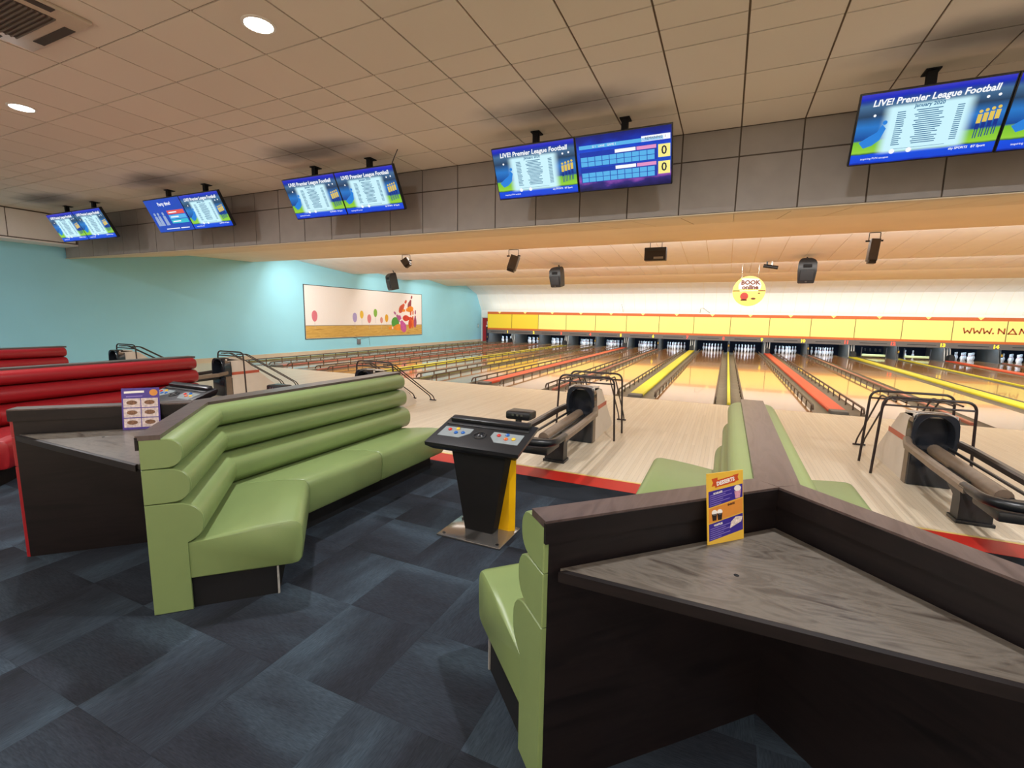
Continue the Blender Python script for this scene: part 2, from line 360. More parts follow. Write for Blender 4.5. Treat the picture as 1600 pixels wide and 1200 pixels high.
# pit behind the masking
struct('wall_pit', MB().box(-14.32, XR, 29.85, 30.0, -0.2, 1.0).box(-14.32, XR, 28.4, 30.0, 0.99, 1.05).box(-14.36, -14.31, 27.36, 30.0, -0.13, 1.0), M_PIT)
# door in the end wall beside the masking
dr = struct('door_1', MB().box(-15.06, -14.34, 28.20, 28.255, 0.0, 1.57), mat('red_door_paint', L(168,36,42), 0.45, 0.4, noise=0.05, nscale=3))
MB().box(-15.12, -15.06, 28.19, 28.258, 0.0, 1.63).box(-15.06, -14.34, 28.19, 28.258, 1.57, 1.63).build('door_frame', mat('pale_frame', L(196,196,196), 0.5, 0.4, noise=0.03, nscale=5), dr)
MB().box(-14.80, -14.62, 28.195, 28.2, 0.75, 1.10).box(-14.78, -14.58, 28.195, 28.2, 0.42, 0.70).box(-14.74, -14.6, 28.195, 28.2, 1.14, 1.34).build('door_notice', M_WHITEW, dr)

# main ceiling with tiles
ce = struct('ceiling', MB().box(XL, XR, YB, YBULK, ZC+0.012, ZC+0.10), mat('ceiling_grid_brown', L(116,99,83), 0.8, 0.2, noise=0.05, nscale=4))
rows = [6.292, 5.66, 5.02, 4.37, 4.07, 3.75, 3.11, 2.48, 1.85]
G = 0.016
tile_cache = {}
x = -0.022 + 0.631*7
cols = [-0.022 + 0.631*k for k in range(-23, 9)]
for a, b in zip(cols[:-1], cols[1:]):
    for y1, y0 in zip(rows[:-1], rows[1:]):
        key = round(y1 - y0, 3)
        if key not in tile_cache:
            hx, hy = (b-a)/2 - G/2, (y1-y0)/2 - G/2
            tile_cache[key] = MB().box(-hx, hx, -hy, hy, 0, 0.014).mesh('ceiling_tile', False)
        put('ceiling_tile', tile_cache[key], M_CTILE, ce, ((a+b)/2, (y0+y1)/2, ZC))
o = MB().box(XL, XR, YB, 1.845, ZC, ZC+0.014).box(cols[-1]+0.005, XR, 1.845, YBULK, ZC, ZC+0.014).build('ceiling_field', M_CTILE, ce, smooth=False); tag(o, kind='stuff')

# bulkhead above the approach: a face of grey panels in two rows
bk = struct('wall_bulkhead', MB().box(XL, XR, YBULK+0.012, YBULK+0.10, ZBULK, ZC+0.05), M_JOINT)
big = MB().box(-0.631/2+0.008, 0.631/2-0.008, -0.012, 0.0, 2.890, 3.490).mesh('bulkhead_panel', False)
small = MB().box(-0.631/2+0.008, 0.631/2-0.008, -0.012, 0.0, 3.506, 3.815).mesh('bulkhead_panel', False)
k = 0
for i in range(-24, 12):
    cx = -0.022 + 0.631*(i + 0.5)
    if cx > 7.5: continue
    put('bulkhead_panel', big, M_GREYP, bk, (cx, YBULK+0.012, 0)); put('bulkhead_panel', small, M_GREYP, bk, (cx, YBULK+0.012, 0))
MB().box(XL, XR, YBULK-0.008, YBULK+0.10, ZBULK-0.012, ZBULK).build('bulkhead_trim', mat('trim_cream', L(214,198,170), 0.6, 0.3, noise=0.03, nscale=3), bk)
# dropped box along the left wall
sf = struct('wall_soffit', MB().box(XL, -14.575, YB, YBULK, 3.17, ZC), M_JOINT)
sp = MB().box(0, 0.014, 0.008, 1.19, 3.20, 3.80).mesh('soffit_panel', False)
for kk in range(0, 8): put('soffit_panel', sp, M_PANEL, sf, (-14.575, YBULK - 0.03 - 1.2*(kk+1), 0))
MB().box(XL, -14.55, YB, YBULK, 3.14, 3.175).build('soffit_board', M_PANEL, sf, smooth=False)

# stepped lane ceiling
prof = [(6.40,2.883),(8.31,3.168),(8.9,3.26),(9.3,3.305),(9.99,3.33),(11.45,3.356),(11.50,3.64),(13.20,3.68),(13.26,3.648),(16.3,3.39),(16.35,3.60),(17.66,3.63),(17.72,3.595),(19.73,3.40),(19.78,3.58),(21.88,3.63),(21.94,3.605),(24.0,3.39),(24.05,3.56),(26.18,3.59),(26.24,3.562),(27.59,3.10),(28.23,2.11)]
cl = MB()
n = len(prof)
poly = [(y, z+0.012) for y, z in prof] + [(28.40, 2.11), (28.40, 4.1), (6.40, 4.1)]
cl.prism(poly, XL, XR, 'X')
cl = struct('ceiling_lanes', cl, M_CREAM)
for (y0, z0), (y1, z1), xmax in (((6.42, 2.886), (8.9, 3.25), 5.6), (prof[8], prof[9], 7.5), (prof[12], prof[13], 9.5), (prof[20], prof[21], 13.0), (prof[21], prof[22], 13.0)):
    d = Vector((0, y1-y0, z1-z0)); ln = d.length; d.normalize(); up = Vector((0, -d.z, d.y))
    if up.z < 0: up = -up
    mb = MB(); hw = 0.62/2 - 0.006
    a0 = Vector((0, y0, z0)) + d*0.004; a1 = Vector((0, y1, z1)) - d*0.004
    vs = []
    for t_ in (0.0, 0.012):
        for p, sx in ((a0, -hw), (a0, hw), (a1, hw), (a1, -hw)): vs.append(p + up*t_ + Vector((sx, 0, 0)))
    mb.add([tuple(v) for v in vs], [(0,1,2,3),(7,6,5,4),(0,4,5,1),(1,5,6,2),(2,6,7,3),(3,7,4,0)])
    me = mb.mesh('lane_ceiling_panel', False)
    pm = M_WHITEW if y0 > 27 else (M_SOFF if y0 < 7 else M_PANEL)
    cx = -0.033 + 0.31 - 0.62*24
    me2 = me.copy()
    for v in me2.vertices: v.co.x = -0.283 if v.co.x < 0 else 0.0
    put('lane_ceiling_panel', me2, pm, cl, (cx - 0.316, 0, 0))
    while cx < xmax:
        put('lane_ceiling_panel', me, pm, cl, (cx, 0, 0)); cx += 0.62

# ------------------------------------------------------------------ lanes
ORD = ['', 'first', 'second', 'third', 'fourth', 'fifth', 'sixth', 'seventh', 'eighth', 'ninth', 'tenth', 'eleventh', 'twelfth', 'thirteenth', 'fourteenth', 'fifteenth', 'sixteenth']
XN = 0.135; XW = 1.94; PP = 3.61; YF = 9.84; YP = 29.5
def narrow(n): return XN + PP*((n - 8)//2)              # n even: boundary right of lane n
LANE = {}
for n in range(1, 17):
    if n % 2:   # odd: left side is a narrow divider
        xl = XN + PP*((n - 9)//2) + 0.275; xr = XW + PP*((n - 9)//2) - 0.42
    else:
        xl = XW + PP*((n - 10)//2) + 0.42; xr = XN + PP*((n - 8)//2) - 0.275
    LANE[n] = (xl, xr)
post_me = MB().box(-0.011, 0.011, -0.014, 0.014, -0.09, 0.088).mesh('rail_post', False)
rail_path = fillet([(0, YF+0.22, 0.03), (0, YF+0.28, 0.10), (0, YF+0.5, 0.10), (0, 27.1, 0.10)], 0.05, 3)
def square_sweep(path, hw, hh):
    rings = []
    for p in path: rings.append([(p[0]-hw, p[1], p[2]-hh), (p[0]+hw, p[1], p[2]-hh), (p[0]+hw, p[1], p[2]+hh), (p[0]-hw, p[1], p[2]+hh)])
    return MB().loft(rings)
rail_me = square_sweep(rail_path, 0.014, 0.015).mesh('bumper_rail', False)
gut_me = {}
def gutter_mesh(wd):
    k = round(wd, 3)
    if k not in gut_me:
        m_ = MB(); seg = 10; top = []
        for i in range(seg+1):
            a = math.pi*i/seg; top.append((-wd/2*math.cos(a), -0.085*math.sin(a)))
        pol = top + [(wd/2, -0.128), (-wd/2, -0.128)]
        vs = [(px, YF, pz) for px, pz in pol] + [(px, 28.4, pz) for px, pz in pol]; q = len(pol)
        fs = [(i, i+1, q+i+1, q+i) for i in range(q-1)] + [(q-1, 0, q, 2*q-1)]
        for i in range(seg//1):
            pass
        fs += [tuple(range(q))[::-1], tuple(range(q, 2*q))]
        gut_me[k] = m_.add(vs, fs).mesh('gutter')
    return gut_me[k]
for n in range(1, 17):
    xl, xr = LANE[n]
    t = thing('bowling_lane', 'polished maple bowling lane, %s from the blue wall' % ORD[n], 'bowling lane', ((xl+xr)/2, 0, 0), group='bowling lanes')
    hw = (xr - xl)/2
    MB().box(-hw, hw, YF+0.006, YP, -0.128, 0.0).build('lane_bed', M_LANE, t, smooth=False)
    for sgn in (-1, 1):
        wide = (n % 2 == 1 and sgn > 0) or (n % 2 == 0 and sgn < 0)
        gw = 0.27 if wide else 0.235
        put('gutter', gutter_mesh(gw), M_GUT, t, (sgn*(hw + gw/2 + 0.002), 0, 0))
        if n <= 10:
            r = put('bumper_rail', rail_me, M_RAIL, t, (sgn*(hw + 0.03), 0, 0))
            yy = YF + 0.42
            while yy < 27.0:
                put('rail_post', post_me, M_RAIL, r, (0, yy, 0.0)); yy += 0.62
# dividers
capn = {-14: M_CAPP, -12: 0}
pairname = {0: 'lanes 1 and 2', 1: 'lanes 3 and 4', 2: 'lanes 5 and 6', 3: 'lanes 7 and 8', 4: 'lanes 9 and 10', 5: 'lanes 11 and 12', 6: 'lanes 13 and 14', 7: 'lanes 15 and 16'}
wide_me = MB().prism([(-0.14,-0.12),(0.14,-0.12),(0.14,0.03),(0.125,0.05),(-0.125,0.05),(-0.14,0.03)], YF+0.30, 27.2, 'Y').mesh('capping', False)
wend_me = MB().rbox(-0.14, 0.14, YF+0.06, YF+0.30, -0.12, 0.052, 0.02).mesh('end_block', True)
for p in range(8):
    x = XW + PP*(p - 4); red = (p % 2 == 0)
    t = thing('ball_return_capping', 'wide %s capping strip along the lanes, %s wide strip from the blue wall' % ('red' if red else 'yellow', ORD[p+1]), 'lane divider', (x, 0, 0), group='wide cappings between paired lanes')
    mcap = (M_CAPP if p == 0 else M_CAPR) if red else M_CAPY
    put('capping', wide_me if p == 0 else wide_me.copy(), None, t).data.materials.clear(); t.children[-1].data.materials.append(mcap)
    put('end_block', wend_me, M_ENDCAP, t)
    # ball door at the far end
    d = MB(); d.prism([(-0.10,0.05),(0.10,0.05),(0.10,0.22)] + [(0.10*math.cos(math.pi*i/8), 0.22+0.10*math.sin(math.pi*i/8)) for i in range(9)] + [(-0.10,0.22)], 26.95, 27.25, 'Y')
    d.build('ball_door', M_BLACK, t)
nar_me = MB().prism([(-0.032,-0.12),(0.032,-0.12),(0.032,0.035),(0.024,0.045),(-0.024,0.045),(-0.032,0.035)], YF+0.06, 27.2, 'Y').mesh('capping', False)
base_me = MB().box(-0.0365, 0.0365, YF+0.02, 27.2, -0.125, 0.0).mesh('divider_base', False)
for q in range(0, 9):
    x = XN + PP*(q - 4); lab = 'narrow %s divider strip between the %s and %s lanes from the blue wall' % ('salmon' if q % 2 else ('olive' if q == 2 else 'yellow'), ORD[2*q], ORD[min(16, 2*q+1)])
    if q == 0: lab = 'narrow divider strip between the first lane and the blue wall'
    if q == 8: lab = 'narrow divider strip on the far side of the sixteenth lane'
    red = (q % 2 == 1)
    t = thing('lane_divider', lab, 'lane divider', (x, 0, 0), group='narrow dividers between lanes')
    me = nar_me.copy(); put('capping', me, (M_CAPP if red else (M_CAPO if q in (0, 2) else M_CAPY)), t)
    put('divider_base', base_me, M_GUT, t)

# pins
def pin_mesh():
    pr = [(0.0,0.0),(0.026,0.0),(0.029,0.012),(0.045,0.06),(0.057,0.10),(0.0605,0.115),(0.055,0.16),(0.042,0.20),(0.030,0.225),(0.0235,0.25),(0.0255,0.285),(0.031,0.325),(0.0325,0.343),(0.029,0.362),(0.019,0.376),(0.0,0.381)]
    return MB().lathe(pr, n=12).mesh('bowling_pin')
pin_me = pin_mesh()
stripe_me = MB().lathe([(0.0305,0.225),(0.0312,0.229),(0.0285,0.238),(0.0265,0.242)], n=12).mesh('stripe')
PINP = [(0,0)] + [(-0.1524,0.264),(0.1524,0.264)] + [(-0.3048,0.528),(0,0.528),(0.3048,0.528)] + [(-0.4572,0.792),(-0.1524,0.792),(0.1524,0.792),(0.4572,0.792)]
PINPOS = ['foremost of all', 'second row left', 'second row right', 'third row left', 'third row middle', 'third row right', 'back row far left', 'back row inner left', 'back row inner right', 'back row far right']
for n in list(range(1, 12)) + [13, 14, 15]:
    xl, xr = LANE[n]
    spots = PINP if n != 13 else [PINP[7], PINP[8]]
    for px, py in spots:
        pos = PINPOS[PINP.index((px, py))]
        o = put('bowling_pin', pin_me, M_PIN, None, ((xl+xr)/2 + px, 28.15 + py, 0.001))
        tag(o, 'white bowling pin, %s, in the %s rack from the blue wall' % (pos, ORD[n]), 'bowling pin', 'bowling pins standing on lane %d' % n)
        put('stripe', stripe_me, M_PINRED, o)
# kickback plates beside the pin decks
kp = MB().prism([(27.45,-0.12),(29.6,-0.12),(29.6,0.95),(27.70,0.95),(27.58,0.30)], -0.012, 0.012, 'X').mesh('side_plate', False)
strut = MB().prism([(27.42,0.0),(27.47,0.0),(27.62,0.62),(27.57,0.62)], -0.018, 0.018, 'X').mesh('strut', False)
for q in range(0, 9):
    for kind in ('n', 'w'):
        if kind == 'w' and q == 8: continue
        x = (XN if kind == 'n' else XW) + PP*(q - 4)
        if kind == 'n':
            nm = 'right of the %s lane from the blue wall' % ORD[2*q] if q else 'left of the first lane by the blue wall'
        else: nm = 'right of the %s lane from the blue wall' % ORD[2*q+1]
        t = thing('pin_deck_partition', 'grey partition beside the pin decks %s' % nm, 'partition', (x, 0, 0), group='partitions between the pin decks')
        hw = 0.03 if kind == 'n' else 0.13
        for sgn in (-1, 1): put('side_plate', kp, M_KICK, t, (sgn*hw, 0, 0))
        if kind == 'w':
            for sx in (-0.10, 0.0, 0.10): put('strut', strut, mat('pale_strut', L(196,194,188), 0.4, 0.5, noise=0.05, nscale=5), t, (sx, 0, 0))
        else:
            MB().box(-0.04, 0.04, 27.40, 27.42, 0.26, 0.44).build('marker_plate', M_BLACK, t)
            for sx in (-0.017, 0.017): MB().box(sx-0.008, sx+0.008, 27.394, 27.40, 0.30, 0.40).build('marker_stripe', mat('marker_yellow', L(240,190,40), 0.5, 0.4, noise=0.02), t)
# sweep bars lowered on lanes 12 and 13
for n in (12, 13):
    xl, xr = LANE[n]
    t = thing('pin_sweep_bar', 'lowered pale green sweep bar across the %s lane from the blue wall' % ORD[n], 'sweep bar', ((xl+xr)/2, 27.9, 0), group='lowered sweep bars')
    MB().rbox(-0.50, 0.50, -0.03, 0.03, 0.06, 0.17, 0.01).build('bar', mat('sweep_green', L(196,206,150), 0.4, 0.5, noise=0.04), t)
    for sx in (-0.49, 0.49): MB().box(sx-0.02, sx+0.02, -0.05, 0.02, 0.0, 0.5).build('arm', M_DGREY, t)
    if n == 12:
        for sx in (-0.3, -0.1, 0.12, 0.3): MB().tube([(sx, 0.25, 0.42), (sx+0.03, 0.3, 0.30)], 0.04, 8).build('pin_gripper', M_DGREY, t)

# masking units
def stroke(mb, pts, w_, y0, y1):
    for (ax, az), (bx, bz) in zip(pts[:-1], pts[1:]):
        d = Vector((bx-ax, bz-az)); l_ = d.length; d /= l_; nn = Vector((-d.y, d.x))*w_/2; e = d*w_/2
        a = Vector((ax, az)) - e; b = Vector((bx, bz)) + e
        mb.prism([tuple(a-nn), tuple(b-nn), tuple(b+nn), tuple(a+nn)], y0, y1, 'Y')
YM = 27.35
M_NUMY = mat('number_yellow', L(250,226,60), 0.5, 0.4, emit=L(250,226,60), estr=0.6)
M_NUMR = mat('number_red', L(236,84,66), 0.5, 0.4, emit=L(236,84,66), estr=0.6)
M_BRWN = mat('print_brown', L(176,84,32), 0.5, 0.4, noise=0.02)
edges = [-14.29] + [XN - 1.805*(8-n) for n in range(1, 17)]
edges = [XN + 1.805*(n - 8) - (0.0 if n else 0.0) for n in range(0, 17)]; edges[0] = -14.24
for n in range(1, 17):
    x0, x1 = edges[n-1], edges[n]; cx = (x0+x1)/2; hw = (x1-x0)/2
    lab = '%s yellow masking panel above the pins, %s from the blue wall' % ('bright' if n > 2 else 'deep', ORD[n])
    if n == 14: lab = 'yellow masking panel above the pins with the start of the brown web address'
    if n == 15: lab = 'yellow masking panel at the right edge with later letters of the web address'
    t = thing('masking_unit', lab, 'masking panel', (cx, YM, 0), group='masking panels above the pins')
    MB().box(-hw+0.012, hw-0.012, -0.02, 0.02, 0.945, 1.828).build('yellow_panel', M_YEL if n > 2 else M_YEL2, t, smooth=False)
    MB().box(-hw, hw, -0.03, 0.02, 1.828, 1.978).build('top_band', M_ORB, t, smooth=False)
    MB().box(-hw, hw, -0.03, 0.02, 0.84, 0.945).build('lower_band', M_ORB, t, smooth=False)
    MB().box(-hw, hw, -0.05, 0.05, 0.60, 0.84).build('grey_bar', M_GBAR, t, smooth=False)
    MB().box(-hw+0.25, hw-0.5, -0.056, -0.05, 0.70, 0.73).build('bar_groove', M_DGREY, t, smooth=False)
    MB().box(hw-0.012, hw+0.0, -0.026, 0.02, 0.945, 1.828).box(-hw, -hw+0.012, -0.026, 0.02, 0.945, 1.828).build('edge_strip', mat('edge_brown', L(104,62,30), 0.5, 0.3, noise=0.05), t, smooth=False)
    MB().box(-hw, hw, -0.04, 0.06, 1.978, 2.04).build('top_rail', M_WHITEW, t, smooth=False)
    MB().prism([(-0.12, 1.985), (0.0, 1.86), (0.12, 1.985)], -0.036, -0.03, 'Y').build('arrow_mark', M_YEL, t, smooth=False)
    text('lane_number', str(n), 0.21, M_NUMR if n in (3, 4, 7, 8, 11, 12) else M_NUMY, t, (hw-0.28, -0.053, 0.715), bold=0.012, extrude=0.002)
    if n == 14:
        lm = MB(); bx = 9.533 - cx; z0, z1 = 1.30, 1.50; wl_ = 0.27
        for k_ in range(3):
            a = bx + k_*0.33
            stroke(lm, [(a, z1), (a+0.05, z0), (a+wl_/2, (z0+z1)/2), (a+wl_-0.05, z0), (a+wl_, z1)], 0.05, -0.026, -0.02)
        lm.box(10.50-cx, 10.56-cx, -0.026, -0.02, 1.27, 1.33)
        a = 10.70 - cx
        stroke(lm, [(a, z0), (a, z1), (a+0.19, z0), (a+0.19, z1)], 0.05, -0.026, -0.02)
        lm.build('web_address_lettering', M_BRWN, t, smooth=False)
    if n == 15:
        lm = MB(); a = 11.02 - cx; z0, z1 = 1.29, 1.50
        stroke(lm, [(a, z0), (a+0.13, z1), (a+0.26, z0), (a, z0)], 0.05, -0.026, -0.02)
        a += 0.36; stroke(lm, [(a, z0), (a+0.04, z1), (a+0.14, z0+0.06), (a+0.24, z1), (a+0.28, z0)], 0.05, -0.026, -0.02)
        lm.build('web_address_lettering', M_BRWN, t, smooth=False)
# small wire bracket shapes on the ledge above the masking
for x, nm in ((-5.6, 'thin grey hanging wire loop above the masking of lane 5'), (-1.05, 'small bent grey bracket on the ledge above lane 8')):
    pts = [(x-0.05, 27.5, 2.04), (x-0.09, 27.5, 2.25), (x-0.03, 27.5, 2.5), (x+0.04, 27.5, 2.22), (x+0.08, 27.5, 2.04)] if x < -3 else [(x-0.35, 27.5, 2.04), (x-0.33, 27.5, 2.28), (x-0.2, 27.5, 2.30), (x+0.15, 27.5, 2.04)]
    tag(MB().tube(pts, 0.014, 6).build('wire_bracket', M_STEEL), nm, 'bracket')

# ------------------------------------------------------------------ seating islands
ARM = 0.6850; PY = 1.984; S2 = math.sqrt(0.5)
def node(kind, d, val=0.0):
    if kind == 's': return (d, val)
    if kind == 'm':
        y = PY + (d + 0.025)/S2 - d
        if d < 0 and val == 0: return (0.0, PY + (d + 0.025)/S2)
        if val > 0: return (d, y + val)          # just on the spine side
        if val < 0: return (d - val*S2, y + val*S2)   # just on the arm side
        return (d, y)
    if kind == 'a':   # distance along the arm from its end, towards the fold
        return (ARM + S2*(d + 0.025) - S2*val, (PY - ARM) + S2*(d + 0.025) + S2*val)
def sweep(profile, nodes, side):
    cd = sum(p[0] for p in profile)/len(profile); cz = sum(p[1] for p in profile)/len(profile)
    rings = []
    for kind, val, inset in nodes:
        ring = []
        for d, z in profile:
            if inset:
                v = Vector((d-cd, z-cz)); l_ = v.length
                if l_ > 1e-6: v *= max(0.0, (l_-inset))/l_
                d2, z2 = cd+v.x, cz+v.y
            else: d2, z2 = d, z
            x, y = node(kind, d2, val); ring.append((side*x, y, z2))
        rings.append(ring)
    return MB().loft(rings)
def roll_profile(dmax, z0, z1, back=0.0):
    h = z1-z0; pts = [(back, z0+0.002)]
    for i in range(0, 13):
        a = -math.pi/2 + math.pi*i/12
        c, s_ = math.cos(a), math.sin(a)
        r = min(h*0.62, dmax - back - 0.02)
        pts.append((dmax - r + r*(abs(c)**0.75), (z0+z1)/2 + (h/2-0.002)*math.copysign(abs(s_)**0.85, s_)))
    pts.append((back, z1-0.002))
    return pts
def seat_profile():
    pts = [(0.10, 0.175), (0.66, 0.170), (0.695, 0.178), (0.71, 0.20)]
    pts += [(0.722, 0.30), (0.722, 0.375), (0.714, 0.408), (0.695, 0.428), (0.665, 0.436)]
    pts += [(0.55, 0.432), (0.40, 0.415), (0.25, 0.392), (0.16, 0.382), (0.10, 0.38)]
    return pts
def bench_side(t, side, vin):
    YEND = 4.16
    for dm, z0, z1 in ((0.24, 0.375, 0.612), (0.195, 0.612, 0.80), (0.17, 0.80, 0.962)):
        nodes = [('s', YEND, 0.02), ('s', YEND-0.006, 0.008), ('s', YEND-0.02, 0), ('m', 0, 0), ('a', 0.012, 0), ('a', 0.003, 0.004), ('a', 0.0, 0.010)]
        sweep(roll_profile(dm, z0, z1, -0.002), nodes, side).build('backrest_roll', vin, t)
    sp_ = seat_profile()
    for nm, nodes in (('f', [('s', 4.10, 0.03), ('s', 4.085, 0.006), ('s', 4.06, 0), ('s', 3.118, 0), ('s', 3.106, 0.004), ('s', 3.101, 0.012)]),
                      ('n', [('s', 3.099, 0.012), ('s', 3.094, 0.004), ('s', 3.082, 0), ('m', 0.014, 0), ('m', 0.006, 0.003), ('m', 0.002, 0.010)]),
                      ('a', [('m', -0.002, 0.010), ('m', -0.006, 0.003), ('m', -0.014, 0), ('a', 0.03, 0), ('a', 0.008, 0.006), ('a', 0.0, 0.022)])):
        sweep(sp_, nodes, side).build('seat_cushion', vin, t)
    kp_ = [(0.0, 0.0), (0.58, 0.0), (0.58, 0.172), (0.0, 0.172)]
    sweep(kp_, [('s', 4.02, 0), ('m', 0, 0), ('a', 0.02, 0)], side).build('kick_plate', M_BLACKM, t, smooth=False)
    sweep([(0.574, 0.002), (0.584, 0.002), (0.584, 0.17), (0.574, 0.17)], [('a', 0.03, 0), ('a', 0.012, 0)], side).build('kick_edge', mat('kick_edge_pale', L(150,148,142), 0.5, 0.3, noise=0.2, nscale=30), t, smooth=False)
    # upholstered end of the arm, down to the floor
    low = [p for p in roll_profile(0.24, 0.375, 0.612, -0.016) if p[1] > 0.42 and p[0] > 0.0]
    for pf in ([(-0.016, 0.001), (0.160, 0.001), (0.160, 0.385), (0.19, 0.40)] + low + [(-0.016, 0.61)], roll_profile(0.195, 0.612, 0.80, -0.016), roll_profile(0.17, 0.80, 0.962, -0.016)):
        sweep(pf, [('a', 0.012, 0), ('a', -0.001, 0), ('a', -0.005, 0.004)], side).build('end_panel', vin, t)
    # inner board of the arm, cap and its front lip
    sweep([(-0.016, 0.001), (-0.003, 0.001), (-0.003, 0.955), (-0.016, 0.955)], [('m', 0, 0), ('a', 0.012, 0)], side).build('inner_board', M_WOOD, t, smooth=False)
    sweep([(-0.027, 0.955), (0.08, 0.955), (0.08, 0.98), (-0.027, 0.98)], [('m', 0, 0), ('a', -0.006, 0)], side).build('arm_cap', M_CAP, t, smooth=False)
    sweep([(-0.030, 0.905), (-0.017, 0.905), (-0.017, 0.972), (-0.030, 0.972)], [('m', 0, 0), ('a', -0.006, 0)], side).build('cap_lip', M_WOOD, t, smooth=False)
def island(x, left, right, label, group='seating islands along the concourse'):
    t = thing('seating_island', label, 'booth seating', (x, 0, 0), group=group)
    bench_side(t, -1, left); bench_side(t, 1, right)
    ym = node('m', 0.08)[1]
    MB().prism([(-0.08, 4.19), (0.08, 4.19), (0.08, ym), (0, PY+0.004), (-0.08, ym)], 0.9545, 0.9796).build('spine_cap', M_CAP, t, smooth=False)
    MB().box(-0.05, 0.05, 2.05, 4.15, 0.0, 0.955).build('spine_board', M_WOOD, t, smooth=False)
    MB().prism([(0, PY-0.012), (-0.645, 1.325), (0.645, 1.325)], 0.792, 0.82).build('shelf_top', M_SHELF, t, smooth=False)
    MB().prism([(-0.645, 1.305), (0.645, 1.305), (0.625, 1.325), (-0.625, 1.325)], 0.785, 0.819).build('shelf_edge', M_WOOD, t, smooth=False)
    MB().lathe([(0, 0.8205), (0.008, 0.8205), (0.008, 0.8212), (0, 0.8212)], (-0.14, 1.53, 0), 10).build('screw_hole', M_BLACKM, t)
    return t
XI = [0.2225, -3.345, -6.96, -10.50]
island(XI[0], M_GREEN, M_GREEN, 'near green vinyl seating island whose dark wooden shelf holds the desserts card')
island(XI[1], M_RED, M_GREEN, 'seating island with a green bench facing us and the purple menu on its shelf')
island(XI[2], M_RED, M_RED, 'red vinyl seating island directly behind the green bench with the purple menu')
island(XI[3], M_RED, M_RED, 'farthest red vinyl seating island by the blue wall')

# ------------------------------------------------------------------ menu cards
def card(name, label, apex_x, w_, h_, lean=7):
    t = thing(name, label, 'menu card', (apex_x - 0.170, 1.760, 0.8205), (math.radians(-lean), 0, math.radians(45)))
    return t
M_CARDY = mat('card_yellow', L(226,182,66), 0.3, 0.5, noise=0.03); M_PURP = mat('card_purple', L(58,44,140), 0.3, 0.5, noise=0.04)
M_CARDO = mat('card_orange', L(214,140,62), 0.3, 0.5, noise=0.04); M_BANNER = mat('card_banner', L(196,78,36), 0.3, 0.5, noise=0.03)
M_INKW = mat('print_white', L(240,236,230), 0.4, 0.4, noise=0.02); M_INKP = mat('print_lilac', L(140,124,196), 0.4, 0.4, noise=0.05); M_INKD = mat('print_dark', L(40,30,30), 0.4, 0.4, noise=0.02)
t = card('dessert_card', 'yellow, orange and purple desserts card leaning on the near dark wooden shelf', XI[0], 0.165, 0.25)
MB().box(-0.083, 0.083, 0, 0.003, 0, 0.252).build('card_sheet', M_CARDY, t, smooth=False)
def flat(poly, name, m, parent, lay=1): return MB().prism(poly, -0.0006*lay, 0.0002, 'Y').build(name, m, parent, smooth=False)
flat([(-0.076,0.012),(0.079,0.035),(0.079,0.095),(-0.076,0.072)], 'purple_band', M_PURP, t)
flat([(-0.076,0.076),(0.079,0.099),(0.079,0.150),(-0.076,0.127)], 'orange_band', M_CARDO, t)
flat([(-0.076,0.131),(0.079,0.154),(0.079,0.202),(-0.076,0.188)], 'purple_band', M_PURP, t)
flat([(-0.062,0.205),(-0.035,0.208),(-0.035,0.235),(-0.062,0.232),(-0.055,0.218)], 'banner_tail', M_BANNER, t)
flat([(0.036,0.213),(0.062,0.216),(0.057,0.229),(0.062,0.240),(0.036,0.237)], 'banner_tail', M_BANNER, t)
flat([(-0.046,0.200),(0.046,0.211),(0.046,0.236),(-0.046,0.225)], 'banner', M_BANNER, t, 2)
SL = math.radians(8)
text('title', 'DESSERTS', 0.019, M_INKW, t, (0, -0.0016, 0.218), (math.radians(90), -SL, 0), bold=0.0009, extrude=0.0002)
for s_, px, pz, mm in (('SUNDAES', -0.035, 0.181, M_INKW), ('SHAKES', 0.025, 0.134, M_INKD), ('WAFFLES', -0.035, 0.068, M_INKW)):
    text('heading', s_, 0.0095, mm, t, (px, -0.0010, pz), (math.radians(90), -SL, 0), bold=0.0004, extrude=0.0002)
ln_ = MB()
for b0 in (0.0, 0.119):
    for i in range(6):
        wdt = (0.095, 0.07, 0.10, 0.06, 0.09, 0.05)[i]; z = 0.057 + b0 - i*0.0072
        if z - 0.02 < b0 + 0.012: pass
        a = math.tan(SL); x0 = -0.071; ln_.prism([(x0, z-0.004), (x0+wdt, z-0.004+wdt*a), (x0+wdt, z-0.002+wdt*a), (x0, z-0.002)], -0.0012, 0, 'Y')
tag(ln_.build('small_print', M_INKP, t, smooth=False), kind='stuff')
for px in (-0.052, -0.028):
    flat([(px-0.008, 0.084), (px+0.008, 0.084), (px+0.011, 0.108), (px-0.011, 0.108)], 'printed_cup', M_INKD, t, 3)
    flat([(px+0.012*math.cos(a*0.628), 0.112+0.010*math.sin(a*0.628)) for a in range(10)], 'printed_cream', M_INKW, t, 3)
flat([(0.045,0.152),(0.065,0.154),(0.071,0.180),(0.040,0.178)], 'printed_sundae', mat('print_pink', L(206,150,170), 0.4, 0.4, noise=0.2, nscale=80), t, 3)
flat([(0.046+0.016*math.cos(a*0.628)+0.009, 0.188+0.011*math.sin(a*0.628)) for a in range(10)], 'printed_cream', M_INKW, t, 3)
flat([(0.018,0.048),(0.07,0.066),(0.076,0.084),(0.045,0.086),(0.024,0.070)], 'printed_waffle', mat('print_cream', L(220,206,196), 0.4, 0.4, noise=0.35, nscale=120), t, 3)

